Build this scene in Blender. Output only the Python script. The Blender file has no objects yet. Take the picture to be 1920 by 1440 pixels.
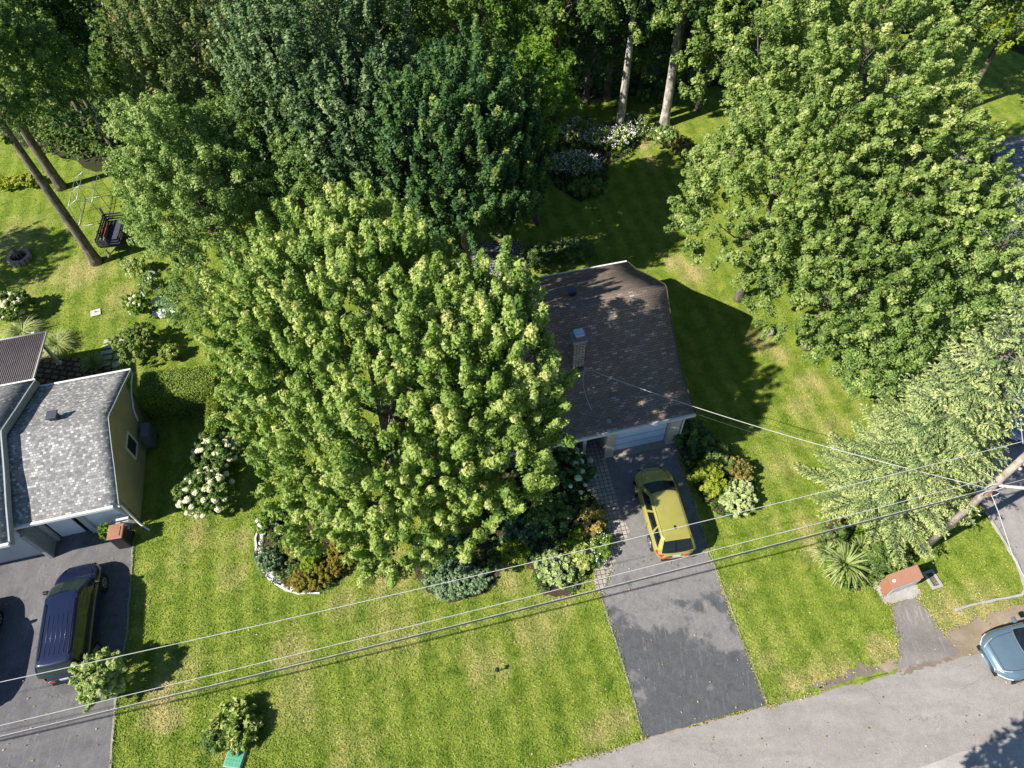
import bpy, bmesh, math, random
import numpy as np
from mathutils import Vector, Matrix
rnd = random.Random(7); NR = np.random.default_rng(11)
R = math.radians
scene = bpy.context.scene
col = scene.collection

# ------------------------------------------------------------------ camera (drone, 28 m up)
CAMH, FPX, NX, NY = 28.0, 1331.0, 1000.0, 1690.0
_d = np.array([NX-960, -(NY-720), -FPX]); _d /= np.linalg.norm(_d)
_up = -_d; _f = np.array([0, 0, -1.]); _n = _f-_f.dot(_up)*_up; _n /= np.linalg.norm(_n)
CR = np.array([np.cross(_n, _up), _n, _up])
cam = bpy.data.cameras.new('camera'); cam.sensor_width = 36; cam.lens = FPX/1920*36
cam.clip_end = 500; cam.clip_start = 0.5
co = bpy.data.objects.new('camera', cam); col.objects.link(co)
M = Matrix([list(r) for r in CR]).to_4x4(); M.translation = (0, 0, CAMH); co.matrix_world = M
scene.camera = co
# ------------------------------------------------------------------ world + sun
SAZ, SEL = 24.5, 40.5        # shadows run towards SAZ (from +x), sun elevation
w = bpy.data.worlds.new('World'); scene.world = w; w.use_nodes = True
nt = w.node_tree; sky = nt.nodes.new('ShaderNodeTexSky'); sky.sky_type = 'NISHITA'; sky.sun_disc = False
sky.sun_elevation = R(SEL); sky.sun_rotation = R(90-(SAZ+180)); sky.air_density = 1.0; sky.dust_density = 0.1; sky.ozone_density = 4.0
nt.links.new(sky.outputs[0], nt.nodes['Background'].inputs[0]); nt.nodes['Background'].inputs[1].default_value = 0.068
sl = bpy.data.lights.new('sun', 'SUN'); sl.energy = 4.9; sl.angle = R(0.53); sl.color = (1, .945, .85)
so = bpy.data.objects.new('sun', sl); col.objects.link(so)
_s = Vector((-math.cos(R(SAZ))*math.cos(R(SEL)), -math.sin(R(SAZ))*math.cos(R(SEL)), math.sin(R(SEL))))
so.rotation_euler = _s.to_track_quat('Z', 'Y').to_euler(); so.location = (0, 0, 60)
scene.view_settings.view_transform = 'Standard'; scene.view_settings.look = 'None'
scene.view_settings.exposure = 0.74; scene.view_settings.gamma = 1
scene.cycles.max_bounces = 6; scene.cycles.transparent_max_bounces = 6
scene.cycles.diffuse_bounces = 3; scene.cycles.glossy_bounces = 2; scene.cycles.transmission_bounces = 3
scene.cycles.caustics_reflective = False; scene.cycles.caustics_refractive = False

# ------------------------------------------------------------------ helpers
def G(px, py, h=0.0):                       # where the sight line through a spot of the photo meets height h
    v = CR @ np.array([px-960., 720.-py, -FPX]); t = (h-CAMH)/v[2]
    return Vector((v[0]*t, v[1]*t, h))
def tag(o, label=None, cat=None, group=None, kind=None):
    if label: o['label'] = label
    if cat: o['category'] = cat
    if group: o['group'] = group
    if kind: o['kind'] = kind
    return o
def empty(name, loc, rz=0, label=None, cat=None, group=None):
    o = bpy.data.objects.new(name, None); col.objects.link(o); o.location = loc; o.rotation_euler = (0, 0, rz)
    o.empty_display_size = .2
    return tag(o, label, cat, group)
def link(name, me, mat, parent=None, loc=None, local=False):
    o = bpy.data.objects.new(name, me); col.objects.link(o)
    if mat is not None and not me.materials: me.materials.append(mat)
    if parent is not None:
        o.parent = parent
    if loc is not None: o.location = loc
    return o
def copy_tree(o, parent=None):
    c = o.copy(); col.objects.link(c)
    if parent is not None: c.parent = parent
    for ch in [x for x in scene.objects if x.parent == o]: copy_tree(ch, c)
    return c
class MB:                                   # collects shapes, builds ONE mesh
    def __init__(s): s.v = []; s.f = []; s.sm = []; s.uv = None
    def add(s, vs, fs, smooth=False):
        b = len(s.v); s.v += [tuple(v) for v in vs]; s.f += [tuple(i+b for i in f) for f in fs]; s.sm += [smooth]*len(fs)
        return s
    def box(s, c, d, rz=0, bev=0, ax=None):
        m = Matrix.Rotation(rz, 3, 'Z') if ax is None else ax
        c = Vector(c); x, y, z = d[0]/2, d[1]/2, d[2]/2
        if bev:
            bm = bmesh.new(); bmesh.ops.create_cube(bm, size=1)
            for v in bm.verts: v.co = Vector((v.co.x*d[0], v.co.y*d[1], v.co.z*d[2]))
            bmesh.ops.bevel(bm, geom=bm.edges[:], offset=bev, segments=2, affect='EDGES', profile=.6)
            bm.verts.index_update()
            s.add([c+m@v.co for v in bm.verts], [[v.index for v in f.verts] for f in bm.faces]); bm.free(); return s
        P = [c+m@Vector(p) for p in ((-x,-y,-z),(x,-y,-z),(x,y,-z),(-x,y,-z),(-x,-y,z),(x,-y,z),(x,y,z),(-x,y,z))]
        return s.add(P, [(0,3,2,1),(4,5,6,7),(0,1,5,4),(1,2,6,5),(2,3,7,6),(3,0,4,7)])
    def tube(s, pts, r, n=8, cap=True):
        pts = [Vector(p) for p in pts]; k = len(pts)
        rs = r if isinstance(r, (list, tuple)) else [r]*k
        vs = []; u = None
        for i, p in enumerate(pts):
            t = (pts[min(i+1, k-1)]-pts[max(i-1, 0)]).normalized()
            if u is None: u = t.orthogonal().normalized()
            u = (u-u.dot(t)*t); u = u.normalized() if u.length > 1e-6 else t.orthogonal().normalized()
            w_ = t.cross(u)
            for j in range(n):
                a = 2*math.pi*j/n; vs.append(p+(u*math.cos(a)+w_*math.sin(a))*rs[i])
        fs = [(i*n+j, i*n+(j+1) % n, (i+1)*n+(j+1) % n, (i+1)*n+j) for i in range(k-1) for j in range(n)]
        s.add(vs, fs, True)
        if cap:
            b = len(s.v)-k*n; s.f += [tuple(b+j for j in reversed(range(n))), tuple(b+(k-1)*n+j for j in range(n))]; s.sm += [False]*2
        return s
    def lathe(s, c, prof, n=20):            # prof: (radius, z)
        c = Vector(c); vs = [c+Vector((r*math.cos(2*math.pi*j/n), r*math.sin(2*math.pi*j/n), z)) for r, z in prof for j in range(n)]
        fs = [(i*n+j, i*n+(j+1) % n, (i+1)*n+(j+1) % n, (i+1)*n+j) for i in range(len(prof)-1) for j in range(n)]
        return s.add(vs, fs, True)
    def prism(s, poly, z0, z1):
        n = len(poly); vs = [(p[0], p[1], z0) for p in poly]+[(p[0], p[1], z1) for p in poly]
        return s.add(vs, [tuple(reversed(range(n))), tuple(range(n, 2*n))]+[(i, (i+1) % n, n+(i+1) % n, n+i) for i in range(n)])
    def mesh(s, name):
        me = bpy.data.meshes.new(name); me.from_pydata(s.v, [], s.f); me.polygons.foreach_set('use_smooth', s.sm); me.update(); return me
    def build(s, name, mat, parent=None, loc=None):
        return link(name, s.mesh(name), mat, parent, loc)

# ------------------------------------------------------------------ materials
def mk(name, rough=.7, spec=.3, metal=0., coat=0.):
    m = bpy.data.materials.new(name); m.use_nodes = True; b = m.node_tree.nodes['Principled BSDF']
    b.inputs['Roughness'].default_value = rough; b.inputs['Specular IOR Level'].default_value = spec
    b.inputs['Metallic'].default_value = metal; b.inputs['Coat Weight'].default_value = coat
    return m, m.node_tree, b
def N(nt, t, **kw):
    n = nt.nodes.new('ShaderNode'+t)
    for k, v in kw.items():
        if k in n.inputs: n.inputs[k].default_value = v
        else: setattr(n, k, v)
    return n
def ramp(nt, fac, stops, interp='LINEAR'):
    r = nt.nodes.new('ShaderNodeValToRGB'); r.color_ramp.interpolation = interp
    e = r.color_ramp.elements
    while len(e) < len(stops): e.new(.5)
    for i, (p, c) in enumerate(stops): e[i].position = p; e[i].color = (*c, 1) if len(c) == 3 else c
    nt.links.new(fac, r.inputs[0]); return r.outputs[0]
def coords(nt, kind='Object'):
    return nt.nodes.new('ShaderNodeTexCoord').outputs[kind]
def noise(nt, co, scale, detail=4, rough=.55, dist=0., sc=None):
    if sc:
        mp = N(nt, 'Mapping'); mp.inputs['Scale'].default_value = sc; nt.links.new(co, mp.inputs[0]); co = mp.outputs[0]
    n = N(nt, 'TexNoise', Scale=scale, Detail=detail, Roughness=rough, Distortion=dist); nt.links.new(co, n.inputs['Vector'])
    return n.outputs[0]
def mix(nt, fac, a, b, mode='MIX'):
    m = nt.nodes.new('ShaderNodeMix'); m.data_type = 'RGBA'; m.blend_type = mode
    for s, v in ((m.inputs[0], fac), (m.inputs[6], a), (m.inputs[7], b)):
        if hasattr(v, 'node'): nt.links.new(v, s)
        else: s.default_value = v if isinstance(v, (int, float)) else (*v, 1)
    return m.outputs[2]
def bump(nt, b, h, st=.3, d=.02):
    n = N(nt, 'Bump', Strength=st, Distance=d); nt.links.new(h, n.inputs['Height']); nt.links.new(n.outputs[0], b.inputs['Normal'])
MATS = {}
def plain(name, c, rough=.6, spec=.3, metal=0, coat=0, var=.12, scale=6):
    k = name
    if k in MATS: return MATS[k]
    m, nt, b = mk(name, rough, spec, metal, coat)
    n = noise(nt, coords(nt), scale, 5)
    o = ramp(nt, n, [(.3, tuple(x*(1-var) for x in c)), (.7, tuple(min(1, x*(1+var)) for x in c))])
    nt.links.new(o, b.inputs['Base Color']); MATS[k] = m; return m
def leafmat(name, stops, trans=.35, rough=.5, spec=.25):
    if name in MATS: return MATS[name]
    m, nt, b = mk(name, rough, spec)
    at = N(nt, 'Attribute', attribute_name='tint')
    c = ramp(nt, at.outputs['Fac'], stops)
    nt.links.new(c, b.inputs['Base Color'])
    t = nt.nodes.new('ShaderNodeBsdfTranslucent')
    tc = mix(nt, 1.0, c, (1.15, 1.25, .5), 'MULTIPLY'); nt.links.new(tc, t.inputs[0])
    ms = nt.nodes.new('ShaderNodeMixShader'); ms.inputs[0].default_value = trans
    nt.links.new(b.outputs[0], ms.inputs[1]); nt.links.new(t.outputs[0], ms.inputs[2])
    nt.links.new(ms.outputs[0], nt.nodes['Material Output'].inputs[0]); MATS[name] = m; return m

# ---- ground materials
def grass_color(nt, fine_amp=1.):
    co_ = coords(nt)
    big = noise(nt, co_, .30, 5, .62, .6); mid = noise(nt, co_, 1.3, 7, .75, .4); fine = noise(nt, co_, 15, 8, .85); pt = noise(nt, co_, 7, 6, .8, .3)
    green = ramp(nt, mid, [(.32, (.095, .165, .018)), (.50, (.205, .27, .038)), (.70, (.275, .325, .062))])
    tan = ramp(nt, pt, [(.35, (.30, .26, .09)), (.65, (.52, .45, .21))])
    at = N(nt, 'Attribute', attribute_name='dry')
    def add(a, b, k):
        m = N(nt, 'Math', operation='MULTIPLY_ADD'); nt.links.new(a, m.inputs[0]); m.inputs[1].default_value = k
        if hasattr(b, 'node'): nt.links.new(b, m.inputs[2])
        else: m.inputs[2].default_value = b
        return m.outputs[0]
    f = add(big, add(mid, add(pt, add(at.outputs['Fac'], -.95, 1.0), .55), .7), 1.0)
    f = ramp(nt, f, [(.26, (0, 0, 0)), (.88, (.80,)*3)])
    c = mix(nt, f, green, tan)
    st = N(nt, 'TexWave', wave_type='BANDS', bands_direction='X', Scale=.30, Distortion=1.6, Detail=2.); mp = N(nt, 'Mapping')
    mp.inputs['Rotation'].default_value = (0, 0, R(-11)); nt.links.new(co_, mp.inputs[0]); nt.links.new(mp.outputs[0], st.inputs[0])
    c = mix(nt, .8, c, ramp(nt, st.outputs['Fac'], [(.2, (.82, .87, .74)), (.8, (1.16, 1.1, 1.16))]), 'MULTIPLY')
    v = ramp(nt, fine, [(.34, (.42, .50, .30)), (.5, (1, 1, 1)), (.66, (1.55, 1.45, 1.7))]); c = mix(nt, fine_amp, c, v, 'MULTIPLY')
    return c, fine, at
def grass_material():
    m, nt, b = mk('lawn_grass', .85, .12); c, fine, at = grass_color(nt)
    nt.links.new(c, b.inputs['Base Color']); bump(nt, b, fine, .6, .04); return m
def tuft_material():
    m, nt, b = mk('lawn_tufts', .8, .15); c, fine, at = grass_color(nt, .35)
    tt = N(nt, 'Attribute', attribute_name='tint'); c = mix(nt, 1., c, ramp(nt, tt.outputs['Fac'], [(0, (.55, .62, .5)), (.5, (1.05,)*3), (1, (1.75, 1.65, 1.9))]), 'MULTIPLY')
    nt.links.new(c, b.inputs['Base Color']); return m
def asphalt(name, lo, hi, patch=None, cracks=.0, streak=None, scuff=0.):
    m, nt, b = mk(name, .85, .25); co_ = coords(nt)
    big = noise(nt, co_, .45, 7, .68, .8); sp = noise(nt, co_, 24, 6, .9); md = noise(nt, co_, 3.5, 6, .8, .4)
    c = ramp(nt, big, [(.32, lo), (.68, hi)])
    if streak:
        s_ = noise(nt, co_, 1.0, 6, .6, .6, streak); c = mix(nt, .35, c, ramp(nt, s_, [(.3, lo), (.7, tuple(min(1, x*1.25) for x in hi))]))
    c = mix(nt, .8, c, ramp(nt, md, [(.3, (.84,)*3), (.7, (1.16,)*3)]), 'MULTIPLY')
    c = mix(nt, .8, c, ramp(nt, sp, [(.34, (.68,)*3), (.66, (1.34,)*3)]), 'MULTIPLY')
    if scuff:
        mp = N(nt, 'Mapping'); mp.inputs['Rotation'].default_value = (0, 0, R(-14)); mp.inputs['Scale'].default_value = (7, 1., 1); nt.links.new(co_, mp.inputs[0])
        s_ = noise(nt, mp.outputs[0], 1.1, 5, .75, .5); c = mix(nt, ramp(nt, s_, [(.54, (0,)*3), (.68, (scuff,)*3)]), c, tuple(x*1.7 for x in hi))
    if cracks:
        wv = noise(nt, co_, .7, 5, .6); nn = N(nt, 'TexNoise', Scale=2.2, Detail=8., Roughness=.7); nt.links.new(co_, nn.inputs['Vector']); mp = mix(nt, .32, co_, nn.outputs[1])
        vo = N(nt, 'TexVoronoi', feature='DISTANCE_TO_EDGE', Scale=.55); nt.links.new(mp, vo.inputs['Vector'])
        cf = ramp(nt, vo.outputs['Distance'], [(.0, (cracks,)*3), (.006, (0,)*3)])
        msk = ramp(nt, wv, [(.48, (0,)*3), (.60, (1,)*3)]); cf = mix(nt, 1., cf, msk, 'MULTIPLY')
        c = mix(nt, cf, c, (.03, .028, .027))
    nt.links.new(c, b.inputs['Base Color']); bump(nt, b, sp, .6, .015); return m
def brickmat(name, ramp_stops, bw, rh, mortar, msize, offset=.5, coord='UV', rough=.9, rot=0, grime=.25):
    m, nt, b = mk(name, rough, .2); co_ = coords(nt, coord)
    if rot:
        mp = N(nt, 'Mapping'); mp.inputs['Rotation'].default_value = (0, 0, rot); nt.links.new(co_, mp.inputs[0]); co_ = mp.outputs[0]
    br = N(nt, 'TexBrick', Scale=1.0); br.offset = offset
    for k, v in (('Color1', (0, 0, 0, 1)), ('Color2', (1, 1, 1, 1)), ('Mortar', (0, 0, 0, 1)), ('Mortar Size', msize), ('Brick Width', bw), ('Row Height', rh), ('Mortar Smooth', .1)):
        br.inputs[k].default_value = v
    nt.links.new(co_, br.inputs['Vector'])
    c = ramp(nt, br.outputs['Color'], ramp_stops)
    c = mix(nt, br.outputs['Fac'], c, mortar)
    g = noise(nt, co_, .8, 6, .7, .5); c = mix(nt, grime, c, ramp(nt, g, [(.3, (.55,)*3), (.7, (1.35,)*3)]), 'MULTIPLY')
    s_ = noise(nt, co_, 45, 3, .8); c = mix(nt, .5, c, ramp(nt, s_, [(.3, (.75,)*3), (.7, (1.25,)*3)]), 'MULTIPLY')
    nt.links.new(c, b.inputs['Base Color'])
    inv = N(nt, 'Math', operation='SUBTRACT'); inv.inputs[0].default_value = 1; nt.links.new(br.outputs['Fac'], inv.inputs[1])
    bump(nt, b, inv.outputs[0], .6, .012); return m
GRASS = grass_material(); TUFT = tuft_material()
ROADM = asphalt('road_asphalt', (.25, .23, .217), (.34, .315, .298), streak=(.35, 2.2, 1), cracks=.35, scuff=.0)
DRIVEM = asphalt('driveway_asphalt', (.105, .102, .106), (.185, .18, .183), cracks=.6, scuff=.35)
def front_drive():
    m, nt, b = mk('front_driveway_asphalt', .85, .25); co_ = coords(nt); sx = N(nt, 'SeparateXYZ'); nt.links.new(co_, sx.inputs[0])
    big = noise(nt, co_, .6, 6, .6, .15); md = noise(nt, co_, 3.2, 7, .8, .5); sp = noise(nt, co_, 24, 6, .9)
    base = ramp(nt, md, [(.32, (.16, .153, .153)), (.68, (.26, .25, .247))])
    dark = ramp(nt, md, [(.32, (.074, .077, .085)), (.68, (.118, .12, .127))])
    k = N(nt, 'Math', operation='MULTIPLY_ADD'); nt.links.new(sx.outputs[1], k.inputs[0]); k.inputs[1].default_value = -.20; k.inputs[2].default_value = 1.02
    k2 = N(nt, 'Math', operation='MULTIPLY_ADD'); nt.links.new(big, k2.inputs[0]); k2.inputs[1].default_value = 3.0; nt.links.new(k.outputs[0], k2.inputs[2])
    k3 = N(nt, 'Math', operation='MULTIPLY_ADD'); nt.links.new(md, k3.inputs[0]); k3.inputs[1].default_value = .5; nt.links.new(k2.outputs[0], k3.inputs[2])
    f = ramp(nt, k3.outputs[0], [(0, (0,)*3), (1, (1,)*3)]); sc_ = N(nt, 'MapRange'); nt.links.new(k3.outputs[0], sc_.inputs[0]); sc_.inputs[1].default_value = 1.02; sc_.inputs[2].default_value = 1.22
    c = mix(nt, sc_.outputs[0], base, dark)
    mp = N(nt, 'Mapping'); mp.inputs['Rotation'].default_value = (0, 0, R(-14)); mp.inputs['Scale'].default_value = (7, 1., 1); nt.links.new(co_, mp.inputs[0])
    st = noise(nt, mp.outputs[0], 1.3, 6, .8, .6); c = mix(nt, ramp(nt, st, [(.55, (0,)*3), (.72, (.55,)*3)]), c, (.30, .29, .285))
    c = mix(nt, .8, c, ramp(nt, sp, [(.34, (.68,)*3), (.66, (1.34,)*3)]), 'MULTIPLY')
    nt.links.new(c, b.inputs['Base Color']); bump(nt, b, sp, .6, .015); return m
DRIVEF = front_drive()
DRIVES = asphalt('driveway_sealed', (.095, .098, .105), (.15, .15, .157), cracks=.2, scuff=.45)
DRIVEW = asphalt('driveway_worn', (.19, .18, .175), (.30, .285, .275))
PARKM = asphalt('parking_gravel', (.22, .205, .195), (.37, .345, .33), cracks=.3)
VSOIL = asphalt('verge_soil', (.15, .12, .095), (.26, .22, .18))
PADM = asphalt('old_asphalt_pad', (.18, .16, .15), (.29, .262, .245), scuff=.4)
CONC = asphalt('worn_concrete', (.34, .32, .30), (.50, .48, .45))
SOIL = asphalt('dark_soil', (.045, .032, .022), (.10, .075, .05))
DIRT = asphalt('dry_dirt', (.22, .17, .12), (.38, .31, .23))
LITTER = asphalt('forest_floor', (.025, .03, .012), (.07, .065, .03))
STRAW = asphalt('dry_straw', (.34, .28, .14), (.52, .45, .27))

# ------------------------------------------------------------------ ground
def rough_poly(P, step=.35, amp=.04, seed=1):
    r = random.Random(seed); out = []
    for i, a in enumerate(P):
        b = P[(i+1) % len(P)]; a = Vector(a[:2]); b = Vector(b[:2]); L = (b-a).length; k = max(1, int(L/step))
        if k > 400: k = 400
        n = Vector((-(b-a).y, (b-a).x)).normalized() if L else Vector((0, 0))
        for j in range(k):
            q = a+(b-a)*(j/k)+n*r.gauss(0, amp)*(0 if j == 0 else 1); out.append(q)
    return out
SHEETS = []
def inside(X, Y, poly):
    c = np.zeros(len(X), bool); px, py = poly[:, 0], poly[:, 1]; qx, qy = np.roll(px, -1), np.roll(py, -1)
    for a, b, c_, d in zip(px, py, qx, qy):
        if b != d: c ^= ((b > Y) != (d > Y)) & (X < (c_-a)*(Y-b)/(d-b)+a)
    return c
def sheet(name, P, z, mat, amp=.03, step=.35, seed=1, kind='structure', label=None, cat=None):
    pts = rough_poly(P, step, amp, seed) if amp else [Vector(p[:2]) for p in P]
    if mat is not GRASS: SHEETS.append((name, np.array([(p.x, p.y) for p in pts])))
    bm = bmesh.new(); vs = [bm.verts.new((p.x, p.y, z)) for p in pts]; f = bm.faces.new(vs)
    bmesh.ops.triangulate(bm, faces=[f])
    for f in bm.faces:
        if f.normal.z < 0: f.normal_flip()
    me = bpy.data.meshes.new(name); bm.to_mesh(me); bm.free()
    return tag(link(name, me, mat), label, cat, kind=kind)
def PX(*ps): return [G(*p) for p in ps]
DRY = [(545, 1225, .7, .7), (300, 1305, .5, 1), (322, 1345, .45, 1), (290, 1345, .4, .8), (560, 1300, 1., .35), (720, 1195, 1.4, .4), (900, 1240, .9, .45), (450, 1010, .5, .6), (440, 1080, .6, .5), (370, 1000, .7, .5),
 (1010, 1190, 1.0, .45), (1160, 1350, .5, .8), (1120, 1375, .5, .7), (1240, 1090, .5, .3), (1655, 1218, .42, 1.3), (1640, 1200, .3, .9), (1268, 492, .5, 1.2), (1300, 512, .5, 1.1), (1425, 640, .55, 1.), (1465, 665, .5, .7), (1520, 715, .7, .6), (1500, 760, .6, .5),
 (1560, 800, .8, .5), (30, 450, 1.4, .5), (150, 510, 1.3, .7), (180, 500, .7, .6), (60, 540, .9, .4), (230, 555, .8, .5), (1225, 250, .7, 1.1), (1205, 270, .6, .9), (1220, 300, .8, .6), (1510, 990, .5, .6), (1530, 1030, .5, .7), (1380, 1110, .5, .4), (820, 1085, .7, .5),
 (1490, 1288, .5, .9), (1530, 1277, .45, .9), (1575, 1262, .4, .8), (1440, 1240, .4, .5), (1050, 1100, .7, .6), (960, 1090, .6, .5), (740, 1080, .8, .6), (640, 1130, .6, .5), (1800, 1160, .9, .9), (1860, 1145, .9, .9), (1480, 870, .6, .4), (1450, 980, .5, .3), (680, 1390, 1., .25), (350, 1250, .7, .4)]
DRYP = np.array([(*G(x, y)[:2], r, k) for x, y, r, k in DRY])
def dryness(X, Y):
    d = np.zeros(len(X))
    for x, y, r, k in DRYP: d = np.maximum(d, k*np.exp(-(((X-x)/r)**2+((Y-y)/r)**2)*.7))
    return d
xs = np.concatenate([np.linspace(-160, -46, 12), np.arange(-45, 45, .3), np.linspace(46, 160, 12)]); ys = np.concatenate([np.linspace(-60, -1, 8), np.arange(0, 62, .3), np.linspace(63, 240, 14)])
XX, YY = np.meshgrid(xs, ys, indexing='ij'); nx_, ny_ = XX.shape
me = bpy.data.meshes.new('lawn'); idx = (np.arange(nx_-1)[:, None]*ny_+np.arange(ny_-1)[None]).reshape(-1)
F_ = np.stack([idx, idx+ny_, idx+ny_+1, idx+1], 1).astype(np.int32); V_ = np.stack([XX.reshape(-1), YY.reshape(-1), np.zeros(nx_*ny_)], 1)
me.vertices.add(len(V_)); me.loops.add(F_.size); me.polygons.add(len(F_)); me.vertices.foreach_set('co', V_.astype(np.float32).reshape(-1)); me.loops.foreach_set('vertex_index', F_.reshape(-1)); me.polygons.foreach_set('loop_start', np.arange(0, F_.size, 4, dtype=np.int32))
at_ = me.attributes.new('dry', 'FLOAT', 'POINT'); at_.data.foreach_set('value', dryness(V_[:, 0], V_[:, 1]).astype(np.float32)); me.update(calc_edges=True)
tag(link('lawn', me, GRASS), kind='structure')
sheet('forest_floor', [(-60, 44.5), (-34, 43), (-26, 38.5), (-18, 38), (-10, 37), (0, 43), (4, 44.5), (10, 44.5), (20, 46), (27, 52), (33, 51), (40, 46), (60, 45), (60, 120), (-60, 120)], .004, LITTER, .3, 1.)
roadpoly = PX((600, 1570), (820, 1500), (1050, 1434), (1205, 1388), (1440, 1325), (1600, 1284), (1700, 1258), (1820, 1229), (1880, 1213))+[Vector((30, 9.6)), Vector((70, 17)), Vector((70, -2)), Vector((-10, -14)), Vector((-60, -24)), Vector((-60, -15))]
sheet('road', roadpoly, .008, ROADM, .03)
sheet('gravel_shoulder', PX((1205, 1383), (1440, 1320), (1470, 1306), (1560, 1278), (1660, 1243), (1712, 1215), (1752, 1196), (1790, 1175), (1850, 1152), (1925, 1130))+[Vector((24, 9.9)), Vector((24, 8.2))]+PX((1880, 1217), (1820, 1233), (1700, 1262), (1600, 1288), (1440, 1329), (1205, 1392)), .004, DIRT, .07, .2, 3)
sheet('soil_strip', PX((1475, 1304), (1520, 1290), (1570, 1266), (1620, 1246), (1650, 1250), (1668, 1262), (1600, 1281), (1520, 1302)), .006, VSOIL, .09, .15, 5)
sheet('soil_strip', PX((1685, 1262), (1720, 1245), (1780, 1232), (1786, 1238), (1740, 1250), (1690, 1267)), .016, VSOIL, .05, .12, 6)
sheet('grass_verge', PX((1450, 1316), (1500, 1296), (1560, 1288), (1640, 1262), (1690, 1256), (1690, 1262), (1600, 1284), (1500, 1310)), .0075, GRASS, .06, .12, 7)
sheet('far_sidewalk', PX((1690, 1452), (1800, 1410), (1920, 1374))+[Vector((28, 6.6)), Vector((28, 3)), Vector((2, -2)), Vector((2, .8))], .012, CONC, .02)
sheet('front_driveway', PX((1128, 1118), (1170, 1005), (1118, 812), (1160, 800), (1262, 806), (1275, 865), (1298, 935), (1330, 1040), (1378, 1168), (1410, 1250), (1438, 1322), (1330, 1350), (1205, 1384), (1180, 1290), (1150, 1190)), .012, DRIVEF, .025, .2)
sheet('paver_walk', PX((1088, 800), (1118, 813), (1135, 860), (1150, 912), (1163, 965), (1181, 997), (1150, 1060), (1126, 1118), (1113, 1100), (1116, 1030), (1128, 985), (1120, 940), (1085, 900), (1085, 850)), .016,
      brickmat('paver_stones', [(0, (.34, .31, .27)), (1, (.50, .46, .40))], .19, .19, (.12, .11, .10), .014, 0., 'Object', rot=R(-8)), .012, .2)
sheet('side_driveway', PX((252, 985), (246, 1100), (240, 1180), (222, 1280), (208, 1440), (200, 1600))+[Vector((-70, -22)), Vector((-70, 4))]+PX((-500, 1150), (-100, 1000), (0, 985)), .010, DRIVEM, .0)
sheet('mailbox_path', PX((1668, 1135), (1720, 1118), (1738, 1142), (1756, 1172), (1772, 1193), (1800, 1224), (1740, 1244), (1680, 1257), (1682, 1210), (1676, 1168)), .012, PADM, .04, .15, 12)
sheet('concrete_pad', PX((1632, 1094), (1664, 1084), (1712, 1076), (1727, 1118), (1660, 1134)), .018, CONC, .02, .2, 13)
sheet('parking_area', PX((1836, 940), (1846, 962), (1880, 1010), (1904, 1053), (1921, 1085), (1935, 1110))+[Vector((24, 10.2)), Vector((60, 12)), Vector((60, 24)), Vector((24.5, 22)), Vector((21.6, 21)), Vector((20, 19.5)), Vector((18.5, 16))]+PX((1780, 850), (1800, 900)), .008, PARKM, .03)
sheet('patio', PX((880, 455), (975, 450), (990, 500), (985, 530), (880, 540)), .012, brickmat('patio_stones', [(0, (.22, .22, .23)), (1, (.36, .35, .34))], .3, .2, (.05, .05, .05), .03, .5, 'Object', rot=R(11)), .01)
sheet('garden_patio', PX((60, 640), (118, 668), (160, 672), (212, 690), (240, 705), (230, 760), (60, 770)), .010, brickmat('brown_pavers', [(0, (.16, .11, .075)), (1, (.28, .20, .14))], .42, .3, (.06, .045, .03), .06, .3, 'Object', rot=R(11)), .02)
def beds(name, pts, z=.014, mat=SOIL, seed=1): sheet(name, PX(*pts), z, mat, .06, .15, seed)
beds('garden_bed', [(480, 985), (478, 1040), (500, 1085), (550, 1112), (610, 1108), (650, 1080), (680, 1030), (640, 950), (560, 930)], seed=21)
beds('garden_bed', [(985, 1060), (1020, 1118), (1070, 1112), (1105, 1075), (1140, 1020), (1140, 960), (1100, 930), (1080, 850), (960, 860), (900, 960), (920, 1030)], seed=22)
beds('garden_bed', [(770, 1060), (800, 1110), (850, 1130), (910, 1110), (940, 1070), (930, 1000), (800, 1000)], seed=23)
beds('garden_bed', [(1262, 820), (1290, 790), (1340, 820), (1400, 880), (1420, 930), (1380, 972), (1345, 965), (1310, 930), (1290, 890)], seed=24)
beds('garden_bed', [(1532, 1025), (1545, 990), (1640, 1000), (1720, 1040), (1710, 1068), (1650, 1085), (1600, 1112), (1560, 1090)], seed=25)
beds('garden_bed', [(1010, 300), (1060, 250), (1130, 240), (1205, 225), (1215, 250), (1180, 290), (1140, 310), (1140, 350), (1090, 380), (1040, 350)], seed=26)

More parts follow.
